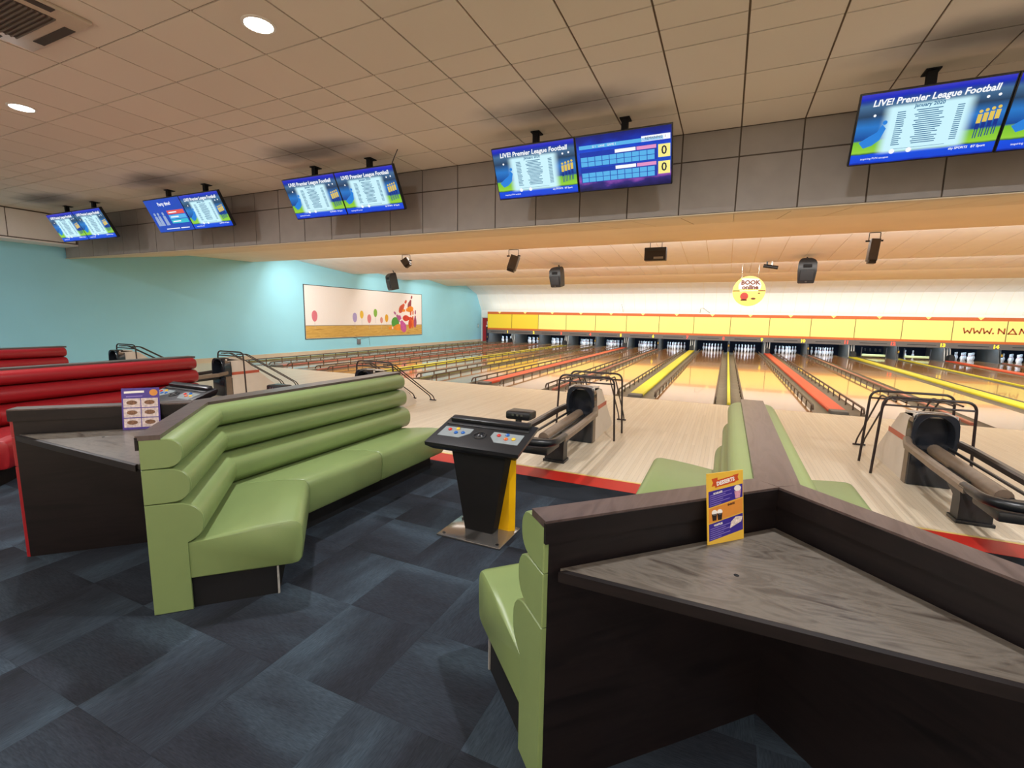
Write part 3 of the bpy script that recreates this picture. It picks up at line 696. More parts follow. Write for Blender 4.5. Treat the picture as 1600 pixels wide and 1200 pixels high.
t = card('food_menu', 'purple food menu card with six small pictures on the far shelf beside the green bench', XI[1], 0.2, 0.26)
MB().box(-0.105, 0.105, 0, 0.003, 0, 0.275).build('card_sheet', mat('menu_purple', L(72,52,142), 0.3, 0.5, noise=0.05), t, smooth=False)
flat([(-0.09,0.24),(0.02,0.243),(0.02,0.257),(-0.09,0.254)], 'menu_title', M_INKW, t)
flat([(-0.08,0.216),(0.01,0.218),(0.01,0.224),(-0.08,0.222)], 'menu_subtitle', M_INKP, t)
flat([(0.072+0.024*math.cos(a*0.524), 0.242+0.022*math.sin(a*0.524)) for a in range(12)], 'round_badge', M_CARDO, t)
M_PHOTO = mat('menu_photo', L(206,190,186), 0.35, 0.5, noise=0.3, nscale=60); M_FOOD = mat('menu_food', L(120,84,60), 0.4, 0.4, noise=0.5, nscale=90)
for r_ in range(3):
    for c_ in range(2):
        x0 = -0.096 + c_*0.098; z0 = 0.014 + r_*0.066
        flat([(x0,z0),(x0+0.093,z0),(x0+0.093,z0+0.06),(x0,z0+0.06)], 'menu_picture', M_PHOTO, t)
        flat([(x0+0.046+0.030*math.cos(a*0.524), z0+0.032+0.015*math.sin(a*0.524)) for a in range(12)], 'pictured_dish', M_FOOD, t, 2)

# ------------------------------------------------------------------ score consoles
M_CPANEL = mat('console_panel', L(128,136,138), 0.3, 0.5, noise=0.06, nscale=30)
BTN = {c: mat('button_' + c, v, 0.25, 0.5, emit=None) for c, v in (('red', L(190,40,36)), ('yellow', L(220,176,50)), ('blue', L(36,92,168)), ('orange', L(214,96,40)))}
def console(x, label):
    t = thing('score_console', label, 'score console', (x, 2.92, 0), group='score consoles on the concourse')
    MB().rbox(-0.26, 0.26, -0.17, 0.19, 0.001, 0.016, 0.003).build('base_plate', M_STEEL, t)
    for sx in (-0.22, 0.22):
        for sy in (-0.13, 0.15): MB().lathe([(0, 0.016), (0.012, 0.016), (0.012, 0.021), (0, 0.021)], (sx, sy, 0), 8).build('bolt', M_BLACK, t)
    MB().loft([[(-0.115, 0.0, 0.016), (0.115, 0.0, 0.016), (0.115, 0.10, 0.016), (-0.115, 0.10, 0.016)],
               [(-0.235, -0.02, 0.70), (0.235, -0.02, 0.70), (0.235, 0.10, 0.70), (-0.235, 0.10, 0.70)]]).build('pedestal', M_BLACKM, t, smooth=False)
    MB().prism([(-0.10, 0.10), (0.20, 0.10), (0.240, 0.13), (0.21, 0.175), (-0.10, 0.175), (-0.12, 0.13)], 0.016, 0.72).build('rear_column', M_YELCOL, t, smooth=False)
    a = math.atan2(0.11, 0.36); M = Matrix.Translation((0, -0.15, 0.70)) @ Matrix.Rotation(a, 4, 'X')
    tray = MB(); tray.M = M
    tray.loft([[(-0.335, 0.03, -0.075), (0.335, 0.03, -0.075), (0.335, 0.37, -0.075), (-0.335, 0.37, -0.075)],
               [(-0.372, -0.005, -0.03), (0.372, -0.005, -0.03), (0.372, 0.385, -0.03), (-0.372, 0.385, -0.03)],
               [(-0.375, 0.0, -0.006), (0.375, 0.0, -0.006), (0.375, 0.385, -0.006), (-0.375, 0.385, -0.006)],
               [(-0.355, 0.02, 0.0), (0.355, 0.02, 0.0), (0.355, 0.38, 0.0), (-0.355, 0.38, 0.0)]])
    tr = tray.build('console_tray', M_BLACK, t)
    def part(mb, name, m, par=t): return mb.build(name, m, par)
    q = MB(); q.M = M; q.rbox(-0.33, 0.33, 0.31, 0.375, -0.01, 0.035, 0.012); part(q, 'rear_ridge', M_BLACK)
    q = MB(); q.M = M; q.rbox(-0.34, 0.34, 0.27, 0.30, -0.01, 0.008, 0.004); part(q, 'rear_step', M_DGREY)
    for sx in (-1, 1):
        q = MB(); q.M = M; c0 = sx*0.205
        q.prism([(c0-0.12, 0.10), (c0+0.06*1, 0.10), (c0+0.12, 0.17), (c0+0.12, 0.235), (c0-0.12, 0.235)] if sx < 0 else [(c0+0.12, 0.10), (c0-0.06, 0.10), (c0-0.12, 0.17), (c0-0.12, 0.235), (c0+0.12, 0.235)], -0.002, 0.003)
        p_ = part(q, 'button_panel', M_CPANEL)
        for (bx, by), cc in zip(((-0.06, 0.19), (0.0, 0.21), (0.01, 0.155), (0.065, 0.165)), ('red', 'yellow', 'blue', 'blue') if sx < 0 else ('red', 'blue', 'orange', 'yellow')):
            q = MB(); q.M = M; q.lathe([(0, 0.003), (0.015, 0.003), (0.015, 0.010), (0.010, 0.014), (0, 0.015)], (c0+bx, by, 0), 12); q.build('button', BTN[cc], p_)
    q = MB(); q.M = M; q.tube([(0.045*math.cos(i*math.pi/10), 0.165+0.045*math.sin(i*math.pi/10), 0.004) for i in range(20)], 0.006, 6, True); part(q, 'trackball_ring', M_DGREY)
    q = MB(); q.M = M; q.lathe([(0, 0.016), (0.012, 0.014), (0.025, 0.006), (0.03, 0.0)], (0, 0.165, 0), 14); part(q, 'trackball', M_BLACK)
console(-1.58, 'black score console on a yellow-backed pedestal standing on the blue carpet')
console(-5.20, 'farther black score console half hidden behind the purple menu card')

# ------------------------------------------------------------------ ball returns
def ball_return(x, label, bs=-1):
    t = thing('ball_return', label, 'ball return', (x, 5.85, 0), group='ball returns on the approach')
    # wedge body with white flanks
    wedge = MB().prism([(0.28, 0.0), (1.12, 0.0), (1.16, 0.05), (0.42, 0.66), (0.28, 0.69)], -0.172, 0.172, 'X')
    wedge.prism([(0.02, 0.0), (0.28, 0.0), (0.28, 0.69), (0.06, 0.72), (0.02, 0.72)], -0.172, -0.166, 'X').prism([(0.02, 0.0), (0.28, 0.0), (0.28, 0.69), (0.06, 0.72), (0.02, 0.72)], 0.166, 0.172, 'X').box(-0.172, 0.172, 0.05, 0.28, 0.685, 0.718)
    wedge.build('body', M_WHITEP, t, smooth=False)
    for s_ in (-1, 1):
        MB().box(min(s_*0.172, s_*0.175), max(s_*0.172, s_*0.175), 0.02, 0.72, 0.40, 0.455).build('red_stripe', mat('stripe_red', L(186,88,66), 0.4, 0.4, noise=0.05), t, smooth=False)
        MB().prism([(0.0, 0.0), (0.12, 0.0), (0.10, 0.66), (0.0, 0.70)], min(s_*0.176, s_*0.182), max(s_*0.176, s_*0.182), 'X').build('side_trim', M_TAN, t, smooth=False)
    # moulded front with an arched mouth
    no = 28; outer = []; inner = []; cxz = (0.0, 0.52)
    for i in range(no):
        a = 2*math.pi*i/no
        c, s_ = math.cos(a), math.sin(a)
        ox = 0.19 if s_ < 0 else 0.19 - 0.028*s_
        outer.append((ox*math.copysign(abs(c)**(0.38 if s_ > 0 else 0.25), c), 0.53 + (0.205 if s_ > 0 else 0.19)*math.copysign(abs(s_)**(0.42 if s_ > 0 else 0.35), s_)))
        inner.append((0.146*math.copysign(abs(c)**(0.95 if s_ > 0 else 0.35), c), 0.53 + (0.178 if s_ > 0 else 0.15)*math.copysign(abs(s_)**(0.95 if s_ > 0 else 0.45), s_)))
    hood = MB()
    R_ = lambda ring, y, dz=0.0, k=1.0: [(px*k, y, 0.53 + (pz-0.53)*k + dz) for px, pz in ring]
    hood.loft([R_(outer, 0.12), R_(outer, -0.01), R_(outer, -0.025, k=0.98), R_(inner, -0.02, k=1.07), R_(inner, -0.028, k=1.03), R_(inner, 0.0), R_(inner, 0.20, k=0.95), R_(inner, 0.26, k=0.3)], close=True)
    hood.build('hood', M_HOOD, t)
    MB().rbox(-0.18, 0.18, -0.03, 0.14, 0.0, 0.36, 0.02).build('lower_front', M_HOOD, t)
    # ball rack: side rails, centre tubes, curved end, support foot
    for s_ in (-1, 1):
        path = [(s_*0.20, 0.02, 0.46), (s_*0.25, -0.20, 0.44), (s_*0.255, -0.9, 0.425), (s_*0.255, -1.50, 0.42)]
        rings = []
        for p in path: rings.append([(p[0]-0.035, p[1], p[2]-0.03), (p[0]+0.035, p[1], p[2]-0.03), (p[0]+0.035, p[1], p[2]+0.012), (p[0]+0.02, p[1], p[2]+0.028), (p[0]-0.02, p[1], p[2]+0.028), (p[0]-0.035, p[1], p[2]+0.012)])
        MB().loft(rings).build('side_rail', M_TRACKD if s_ == bs else M_TAN, t)
        MB().tube(fillet([(s_*0.13, 0.0, 0.40), (s_*0.15, -0.4, 0.385), (s_*0.15, -1.55, 0.375)], 0.1), 0.014, 8).build('track_rod', M_BLACK, t)
    MB().tube([(0, -0.05, 0.385), (0, -1.35, 0.36)], 0.058, 14).build('centre_track', M_TAN, t)
    MB().tube([(0.045, -0.05, 0.36), (0.045, -1.35, 0.335)], 0.03, 10).build('centre_track', M_BLACK, t)
    end = fillet([(-0.255, -1.42, 0.425), (-0.255, -1.78, 0.43), (0.0, -1.90, 0.45), (0.255, -1.78, 0.43), (0.255, -1.42, 0.425)], 0.2, 6)
    MB().tube(end, 0.036, 10).build('end_loop', M_BLACK, t)
    MB().rbox(-0.20, 0.20, -1.78, -1.40, 0.30, 0.375, 0.02).build('end_housing', M_DGREY, t)
    MB().loft([[(-0.11, -1.0, 0.001), (0.11, -1.0, 0.001), (0.11, -0.86, 0.001), (-0.11, -0.86, 0.001)], [(-0.11, -1.0, 0.20), (0.11, -1.0, 0.20), (0.11, -0.86, 0.20), (-0.11, -0.86, 0.20)],
               [(-0.12, -0.98, 0.35), (0.12, -0.98, 0.35), (0.12, -0.55, 0.35), (-0.12, -0.55, 0.35)]]).build('support_foot', M_DGREY, t, smooth=False)
    MB().rbox(-0.125, 0.125, -1.02, -0.84, 0.0, 0.03, 0.005).build('foot_plate', M_BLACK, t)
    cb = MB().rbox(bs*0.24-0.14, bs*0.24+0.14, -1.50, -1.30, 0.55, 0.64, 0.025).build('control_box', M_BLACK, t)
    for i in range(3): MB().box(bs*0.24-0.06+i*0.05, bs*0.24-0.035+i*0.05, -1.508, -1.50, 0.595, 0.615).build('control_button', M_STEEL, cb)
    MB().tube([(bs*0.255, -1.45, 0.42), (bs*0.255, -1.42, 0.57)], 0.035, 8).build('box_stem', M_BLACK, t)
    # hoops of tube over the hood, each with a second bar, and slanting rear tubes
    for y, h in ((0.24, 0.845), (0.74, 0.845))[:(2 if abs(x) < 3 else 1)]:
        MB().tube(fillet([(-0.41, y, 0.0), (-0.375, y, h), (0.375, y, h), (0.41, y, 0.0)], 0.10, 6), 0.0135, 8).build('hoop', M_TUBE, t)
        MB().tube([(-0.38, y, h-0.085), (0.38, y, h-0.085)], 0.0105, 8).build('hoop_bar', M_TUBE, t)
    for sx in (-0.27, -0.19, 0.19, 0.27):
        MB().tube(fillet([(sx, 0.24, 0.80), (sx, 0.76 if abs(x) < 3 else 0.40, 0.80), (sx, 1.55, 0.10), (sx, 1.60, 0.012)], 0.05, 4), 0.010, 8).build('slanting_tube', M_TUBE, t)
    for s_ in (-1, 1):
        MB().tube([(s_*0.23-0.07, 1.60, 0.014), (s_*0.23+0.07, 1.60, 0.014)], 0.012, 6).build('tube_foot', M_TUBE, t)
for x, lab in ((-12.5, 'ball return farthest left, in front of the blue wall'), (-8.89, 'ball return showing above the red bench and the farther score console'),
               (-5.28, 'ball return just behind the far end of the green bench'), (-1.67, 'ball return behind the near score console, black arched mouth towards us'), (1.94, 'ball return at the right edge, its rack running out of the picture')):
    ball_return(x, lab, 1 if x > 0 else -1)

# ------------------------------------------------------------------ televisions
def screen_mat(kind):
    m = bpy.data.materials.new('screen_' + kind); m.use_nodes = True; nt = m.node_tree; b = nt.nodes['Principled BSDF']
    tc = N(nt, 'TexCoord'); sp_ = N(nt, 'SeparateXYZ'); nt.links.new(tc.outputs['Generated'], sp_.inputs[0])
    nz = N(nt, 'TexNoise'); nz.inputs['Scale'].default_value = 5; nz.inputs['Detail'].default_value = 4; nt.links.new(tc.outputs['Generated'], nz.inputs['Vector'])
    if kind == 'football':
        r = ramp(nt, [(0.0, L(10,20,120)), (0.03, L(20,70,215)), (0.145, L(20,80,225)), (0.15, L(30,80,70)), (0.18, L(150,210,60)), (0.33, L(120,190,50)), (0.36, L(20,70,150)), (0.55, L(40,120,200)), (0.70, L(40,66,96)), (0.84, L(70,110,150)), (0.90, L(30,60,150)), (0.94, L(20,40,190)), (1.0, L(60,60,190))])
        wob = N(nt, 'Math', operation='MULTIPLY_ADD'); wob.inputs[1].default_value = 0.06; wob.inputs[2].default_value = -0.03; nt.links.new(nz.outputs['Fac'], wob.inputs[0])
        ad = N(nt, 'Math', operation='ADD'); nt.links.new(sp_.outputs['Z'], ad.inputs[0]); nt.links.new(wob.outputs[0], ad.inputs[1]); nt.links.new(ad.outputs[0], r.inputs[0])
        # white sheet with soft edges
        fx = N(nt, 'Math', operation='SUBTRACT'); fx.inputs[1].default_value = 0.49; nt.links.new(sp_.outputs['X'], fx.inputs[0])
        fax = N(nt, 'Math', operation='ABSOLUTE'); nt.links.new(fx.outputs[0], fax.inputs[0])
        mx = N(nt, 'MapRange', interpolation_type='SMOOTHSTEP'); mx.inputs['From Min'].default_value = 0.24; mx.inputs['From Max'].default_value = 0.33; mx.inputs['To Min'].default_value = 1; mx.inputs['To Max'].default_value = 0; nt.links.new(fax.outputs[0], mx.inputs[0])
        fy = N(nt, 'Math', operation='SUBTRACT'); fy.inputs[1].default_value = 0.47; nt.links.new(sp_.outputs['Z'], fy.inputs[0])
        fay = N(nt, 'Math', operation='ABSOLUTE'); nt.links.new(fy.outputs[0], fay.inputs[0])
        my = N(nt, 'MapRange', interpolation_type='SMOOTHSTEP'); my.inputs['From Min'].default_value = 0.29; my.inputs['From Max'].default_value = 0.36; my.inputs['To Min'].default_value = 1; my.inputs['To Max'].default_value = 0; nt.links.new(fay.outputs[0], my.inputs[0])
        mm = N(nt, 'Math', operation='MULTIPLY'); nt.links.new(mx.outputs[0], mm.inputs[0]); nt.links.new(my.outputs[0], mm.inputs[1])
        x = N(nt, 'Mix', data_type='RGBA'); nt.links.new(mm.outputs[0], x.inputs[0]); nt.links.new(r.outputs[0], x.inputs[6]); x.inputs[7].default_value = L(205,245,255)
        outc = x.outputs[2]
    elif kind == 'party':
        r = ramp(nt, [(0.0, L(24,40,150)), (0.2, L(34,60,190)), (0.6, L(30,70,180)), (1.0, L(30,50,190))]); nt.links.new(nz.outputs['Fac'], r.inputs[0]); outc = r.outputs[0]
    else:
        ad = N(nt, 'Math', operation='MULTIPLY_ADD'); ad.inputs[1].default_value = 0.3; nt.links.new(nz.outputs['Fac'], ad.inputs[0]); zz = N(nt, 'Math', operation='SUBTRACT'); zz.inputs[1].default_value = 0.15; nt.links.new(sp_.outputs['Z'], zz.inputs[0]); nt.links.new(zz.outputs[0], ad.inputs[2])
        r = ramp(nt, [(0.0, L(24,20,70)), (0.12, L(50,40,120)), (0.2, L(150,80,180)), (0.27, L(60,60,160)), (0.4, L(30,70,190)), (0.7, L(26,80,215)), (0.8, L(24,60,190)), (0.9, L(20,36,140)), (1.0, L(22,30,110))])
        nt.links.new(ad.outputs[0], r.inputs[0]); outc = r.outputs[0]
    b.inputs['Base Color'].default_value = (0.01, 0.01, 0.01, 1); b.inputs['Roughness'].default_value = 0.2
    nt.links.new(outc, b.inputs['Emission Color']); b.inputs['Emission Strength'].default_value = 1.0
    MATS[m.name] = m
    return m
SCR = {k: screen_mat(k) for k in ('football', 'party', 'score')}
def glow(name, c, s_=1.0): return mat('lit_' + name, (0.01,0.01,0.01,1), 0.4, 0.2, emit=c, estr=s_)
G_W = glow('white', L(250,252,255)); G_D = glow('ink', L(60,110,150)); G_Y = glow('gold', L(226,196,90)); G_BL = glow('kit_blue', L(20,50,140)); G_LB = glow('cell_blue', L(90,180,235))
G_NB = glow('navy', L(30,60,170)); G_YL = glow('pale_yellow', L(250,240,140)); G_R = glow('red', L(230,90,80)); G_PK = glow('pink', L(230,150,200)); G_CY = glow('cyan', L(60,190,210)); G_K = glow('dark', L(40,40,60)); G_SK = glow('player_blue', L(40,130,220))
TW, TH = 1.06, 0.605
case_me = MB().rbox(-TW/2, TW/2, 0.0, 0.055, -TH/2, TH/2, 0.006).rbox(-0.25, 0.25, 0.05, 0.09, -0.18, 0.18, 0.01).mesh('casing')
scr_me = {k: MB().box(-TW/2+0.012, TW/2-0.012, -0.003, 0.001, -TH/2+0.012, TH/2-0.012).mesh('screen', False) for k in SCR}
mount_me = MB().box(-0.035, 0.035, -0.03, 0.03, -0.30, 0.0).box(-0.055, 0.055, -0.05, 0.09, -0.012, 0.0).mesh('mount_pole', False)
SW, SH = TW-0.024, TH-0.024
def U(u, v): return (u*SW - SW/2, v*SH - SH/2)
def quad(mb, u0, u1, v0, v1, d=0.0045):
    x0, z0 = U(u0, v0); x1, z1 = U(u1, v1); return mb.box(x0, x1, -d, -0.003, z0, z1)
rnd = random.Random(3)
lst = MB()
for i in range(17):
    v = 0.70 - i*0.0285; a = rnd.uniform(0.02, 0.06)
    quad(lst, 0.28, 0.335 + rnd.uniform(-0.01, 0.01), v, v+0.012); quad(lst, 0.38+a, 0.62-a+rnd.uniform(-0.02, 0.02), v, v+0.012); quad(lst, 0.68, 0.725, v, v+0.012)
quad(lst, 0.30, 0.66, 0.185, 0.19)
list_me = lst.mesh('fixture_list', False)
ply = {}
def player_mesh(seed):
    mb = MB(); 
    def ell(u, v, ru, rv): 
        x, z = U(u, v); mb.prism([(x+ru*SW*math.cos(i*0.628), z+rv*SH*math.sin(i*0.628)) for i in range(10)], -0.005, -0.003, 'Y')
    return mb, ell
mb, ell = player_mesh(0)
ell(0, 0.0, 0.012, 0.022); head_me = None
shirt = MB(); shorts = MB()
for i in range(4):
    u = 0.845 + i*0.037; v = 0.22 + 0.012*i
    x0, z0 = U(u-0.014, v+0.20); x1, z1 = U(u+0.014, v+0.32); shirt.box(x0, x1, -0.0048, -0.003, z0, z1)
    shirt.disc(U(u, v+0.355), 0.013, 'Y', (-0.0048, -0.003), 8)
    x0, z0 = U(u-0.013, v+0.12); x1, z1 = U(u+0.013, v+0.20); shorts.box(x0, x1, -0.0048, -0.003, z0, z1)
    for du in (-0.009, 0.006):
        x0, z0 = U(u+du, v); x1, z1 = U(u+du+0.006, v+0.12); shorts.box(x0, x1, -0.0048, -0.003, z0, z1)
shirt_me = shirt.mesh('player_shirts', False); shorts_me = shorts.mesh('player_shorts', False)
runner = MB()
runner.prism([U(0.08,0.24), U(0.14,0.27), U(0.19,0.34), U(0.22,0.50), U(0.19,0.56), U(0.16,0.46), U(0.10,0.40), U(0.04,0.33)], -0.0046, -0.003, 'Y')
runner.disc(U(0.205, 0.585), 0.018, 'Y', (-0.0046, -0.003), 10); runner_me = runner.mesh('running_player', False)
ball_mes = [MB().disc(U(a, 0.155), 0.021, 'Y', (-0.005, -0.003), 12).mesh('football', False) for a in (0.42, 0.30)]
lamp_mes = [MB().disc(U(a, b), 0.011, 'Y', (-0.0044, -0.003), 10).mesh('stadium_lamp', False) for a, b in ((0.12, 0.70), (0.86, 0.76), (0.93, 0.77))]
TILT = math.radians(27.5)
def tv(x, kind, label):
    t = thing('television', label, 'television', (x, 5.54, 3.37), (TILT, 0, 0), group='televisions hanging from the ceiling')
    put('casing', case_me, M_BLACK, t)
    s_ = put('screen', scr_me[kind], SCR[kind], t)
    # pole to the ceiling, upright in the room
    c, s2 = math.cos(TILT), math.sin(TILT)
    wv = Vector((0, 5.507+0.06-5.54, ZC-3.37)); lv = Matrix.Rotation(-TILT, 3, 'X') @ wv
    m_ = put('mount_pole', mount_me, M_BLACKM, t, tuple(lv), (-TILT, 0, 0))
    tx = (math.radians(90), 0, 0)
    if kind == 'football':
        text('screen_title', 'LIVE! Premier League Football', 0.070, G_W, s_, (0.005, -0.0045, 0.212), tx, bold=0.0018, extrude=0.0003, shear=0.12)
        text('screen_subtitle', 'January 2020', 0.040, G_D, s_, (-0.01, -0.0045, 0.155), tx, bold=0.001, extrude=0.0003)
        tag(put('fixture_list', list_me, G_D, s_), kind='stuff'); tag(put('player_shirts', shirt_me, G_Y, s_), kind='stuff'); tag(put('player_shorts', shorts_me, G_BL, s_), kind='stuff')
        put('running_player', runner_me, G_SK, s_); [put('football', q_, G_W, s_) for q_ in ball_mes]; [put('stadium_lamp', q_, G_W, s_) for q_ in lamp_mes]
        text('screen_footer', 'inspiring FUN escapes', 0.024, G_W, s_, (-0.33, -0.0045, -0.245), tx, extrude=0.0003)
        text('screen_footer', 'sky SPORTS   BT Sport', 0.026, G_W, s_, (0.33, -0.0045, -0.228), tx, bold=0.0005, extrude=0.0003)
    elif kind == 'party':
        text('screen_title', 'Party time!', 0.085, G_W, s_, (0.04, -0.0045, 0.20), tx, bold=0.002, extrude=0.0003)
        for v0, gm in ((0.52, G_R), (0.38, G_LB), (0.24, G_CY)):
            mb = MB(); quad(mb, 0.50, 0.97, v0, v0+0.12); mb.build('price_band', gm, s_, smooth=False)
            mb = MB(); quad(mb, 0.54, 0.76, v0+0.04, v0+0.075, 0.006); mb.build('band_text', G_W, s_, smooth=False)
        mb = MB(); quad(mb, 0.24, 0.62, 0.075, 0.10); quad(mb, 0.66, 0.9, 0.075, 0.10); mb.build('footer_text', G_W, s_, smooth=False)
        mb = MB()
        for u in (0.12, 0.22, 0.36):
            mb.disc(U(u, 0.56), 0.03, 'Y', (-0.0046, -0.003), 10); mb.prism([U(u-0.05, 0.2), U(u+0.05, 0.2), U(u+0.035, 0.5), U(u-0.035, 0.5)], -0.0046, -0.003, 'Y')
        mb.build('party_figures', glow('figures', L(150,170,210)), s_, smooth=False)
    else:
        mb = MB(); quad(mb, 0.03, 0.92, 0.775, 0.84); mb.build('header_strip', G_LB, s_, smooth=False)
        mb = MB(); quad(mb, 0.70, 0.99, 0.84-0.065, 0.87); mb.build('status_box', G_W, s_, smooth=False)
        text('status_text', 'REMAINING  1', 0.034, G_K, s_, (0.355, -0.006, 0.189), tx, extrude=0.0003)
        text('header_text', 'G 1   LANE   GAME 1', 0.030, G_W, s_, (-0.2, -0.006, 0.178), tx, extrude=0.0003)
        for v0 in (0.45, 0.16):
            mb = MB(); quad(mb, 0.03, 0.86, v0, v0+0.27); mb.build('score_table', G_NB, s_, smooth=False)
            mb = MB()
            for c_ in range(10):
                for r_ in range(2): quad(mb, 0.04+c_*0.08, 0.04+c_*0.08+0.073, v0+0.01+r_*0.09, v0+0.01+r_*0.09+0.08, 0.0055)
            mb.build('score_cells', G_LB, s_, smooth=False)
            mb = MB(); quad(mb, 0.42, 0.64, v0+0.20, v0+0.26, 0.0055); mb.build('name_box', G_W, s_, smooth=False)
            mb = MB(); quad(mb, 0.65, 0.85, v0+0.20, v0+0.26, 0.0055); mb.build('handicap_box', G_PK, s_, smooth=False)
            mb = MB(); quad(mb, 0.87, 0.99, v0+0.03, v0+0.25, 0.0055); mb.build('total_box', G_YL, s_, smooth=False)
            text('total', '0', 0.12, G_K, s_, (0.445, -0.0065, U(0, v0+0.14)[1]), tx, bold=0.002, extrude=0.0003)
    return t
ords = ['farthest left television pair', 'second television pair from the left', 'third television pair from the left', 'fourth television pair from the left', 'television pair at the right edge']
for i, xc in enumerate((-12.62, -9.02, -5.36, -1.735, 2.0)):
    kinds = ['football', 'football']
    if i == 1: kinds[0] = 'party'
    if i == 3: kinds[1] = 'score'
    for j, kd in enumerate(kinds):
        what = {'football': 'football fixtures', 'party': 'a blue party advert', 'score': 'a bowling score sheet'}[kd]
        tv(xc + (j-0.5)*TW*1.003, kd, '%s screen showing %s in the %s' % (('left', 'right')[j], what, ords[i]))

# ------------------------------------------------------------------ ceiling fittings over the concourse
M_LENS = mat('lamp_lens', (0.9,0.9,0.88,1), 0.4, 0.3, emit=(1.0, 0.96, 0.88, 1), estr=14.0)
M_TRIM = mat('lamp_trim', L(232,228,220), 0.4, 0.4, noise=0.02)
for x, y, lab in ((-3.48, 2.79, 'bright round downlight nearer the camera'), (-7.31, 2.79, 'bright round downlight at the left edge of the ceiling'), (0.34, 2.79, None), (4.16, 2.79, None), (-11.1, 2.79, None),
                  (-7.31, -1.0, None), (-3.48, -1.0, None), (0.34, -1.0, None), (4.16, -1.0, None), (-11.1, -1.0, None), (8.0, 0.9, None),
                  (-11.1, -3.6, None), (-7.31, -3.6, None), (-3.48, -3.6, None), (0.34, -3.6, None), (4.16, -3.6, None), (8.0, -3.6, None)):  # entries without a label are unseen, added to light the room
    t = thing('downlight', lab or 'unseen round downlight added to light the concourse, out of the picture', 'ceiling light', (x, y, ZC), group='recessed downlights')
    MB().loft([[(r*math.cos(2*math.pi*i/24), r*math.sin(2*math.pi*i/24), z) for i in range(24)] for r, z in ((0.125, 0.0), (0.125, -0.006), (0.105, -0.010), (0.10, -0.004), (0.10, 0.0))], close=False).build('trim_ring', M_TRIM, t)
    MB().lathe([(0, -0.008), (0.101, -0.008), (0.101, -0.002), (0, -0.002)], n=24).build('lens', M_LENS, t)
    area('downlight_lamp', (0, 0, -0.012), (0, 0, 0), 0.19, 0.19, 105 if y < -2 else (22 if y < 0 else (60 if x < -10 else 104)), (0.98, 0.98, 1.0), t, 'DISK')
ac = thing('ceiling_air_conditioner', 'cream square air-conditioning cassette in the ceiling corner', 'air conditioner', (-5.13, 1.79, ZC))
MB().rbox(-0.47, 0.47, -0.47, 0.47, -0.03, 0.0, 0.008).build('fascia', mat('ac_cream', L(200,184,164), 0.5, 0.3, noise=0.03), ac)
gr = MB().box(-0.31, 0.31, -0.31, 0.31, -0.034, -0.03).build('grille', mat('grille_brown', L(92,80,70), 0.6, 0.3, noise=0.05), ac, smooth=False)
for i in range(20): MB().box(-0.31, 0.31, -0.30+i*0.0315, -0.29+i*0.0315, -0.042, -0.034).build('grille_slat', mat('slat_brown', L(110,98,88), 0.5, 0.3, noise=0.05), gr, smooth=False)
for dx, dy, wx, wy in ((0, 0.42, 0.25, 0.035), (0, -0.42, 0.25, 0.035), (0.42, 0, 0.035, 0.25), (-0.42, 0, 0.035, 0.25)):
    MB().box(dx-wx, dx+wx, dy-wy, dy+wy, -0.034, -0.028).build('air_slot', mat('slot_dark', L(72,62,54), 0.6, 0.3, noise=0.05), ac, smooth=False)

# ------------------------------------------------------------------ hangings over the lanes
def speaker(x, y, z, yaw, label):
    t = thing('loudspeaker', label, 'loudspeaker', (x, y, z), (math.radians(12), 0, yaw), group='loudspeakers hanging over the lanes')
    t.scale = (1.14, 1.14, 1.14)
    rings = []
    for zz, wx, yy in ((-0.29, 0.15, 0.0), (-0.27, 0.175, -0.01), (0.0, 0.20, -0.02), (0.20, 0.195, 0.0), (0.26, 0.17, 0.05), (0.29, 0.12, 0.10)):
        rings.append([(-wx, yy-0.14, zz), (wx, yy-0.14, zz), (wx*0.75, 0.14, zz), (-wx*0.75, 0.14, zz)])
    MB().loft(rings).build('cabinet', M_DGREY, t)
    MB().rbox(-0.14, 0.14, -0.178, -0.15, -0.22, 0.04, 0.008).build('grille', mat('speaker_grille', L(48,48,50), 0.6, 0.3, noise=0.2, nscale=90), t)
    MB().rbox(-0.09, 0.09, -0.165, -0.14, 0.09, 0.17, 0.01).build('horn', M_BLACKM, t)
    MB().box(-0.02, 0.02, -0.176, -0.17, -0.255, -0.24).build('badge', M_STEEL, t)
    MB().tube([(0, 0.13, 0.0), (0, 0.18, 0.15), (0, 0.10, (3.395 - z)/1.14)], 0.018, 6).build('bracket', M_BLACK, t)
speaker(-12.42, 15.5, 2.968, math.radians(-30), 'dark loudspeaker hanging in front of the blue wall above the mural')
speaker(-5.396, 15.5, 3.013, math.radians(-14), 'dark loudspeaker hanging over the middle lanes, between two spotlights')
speaker(1.875, 15.5, 3.047, 0.0, 'dark loudspeaker hanging right of the round booking sign')
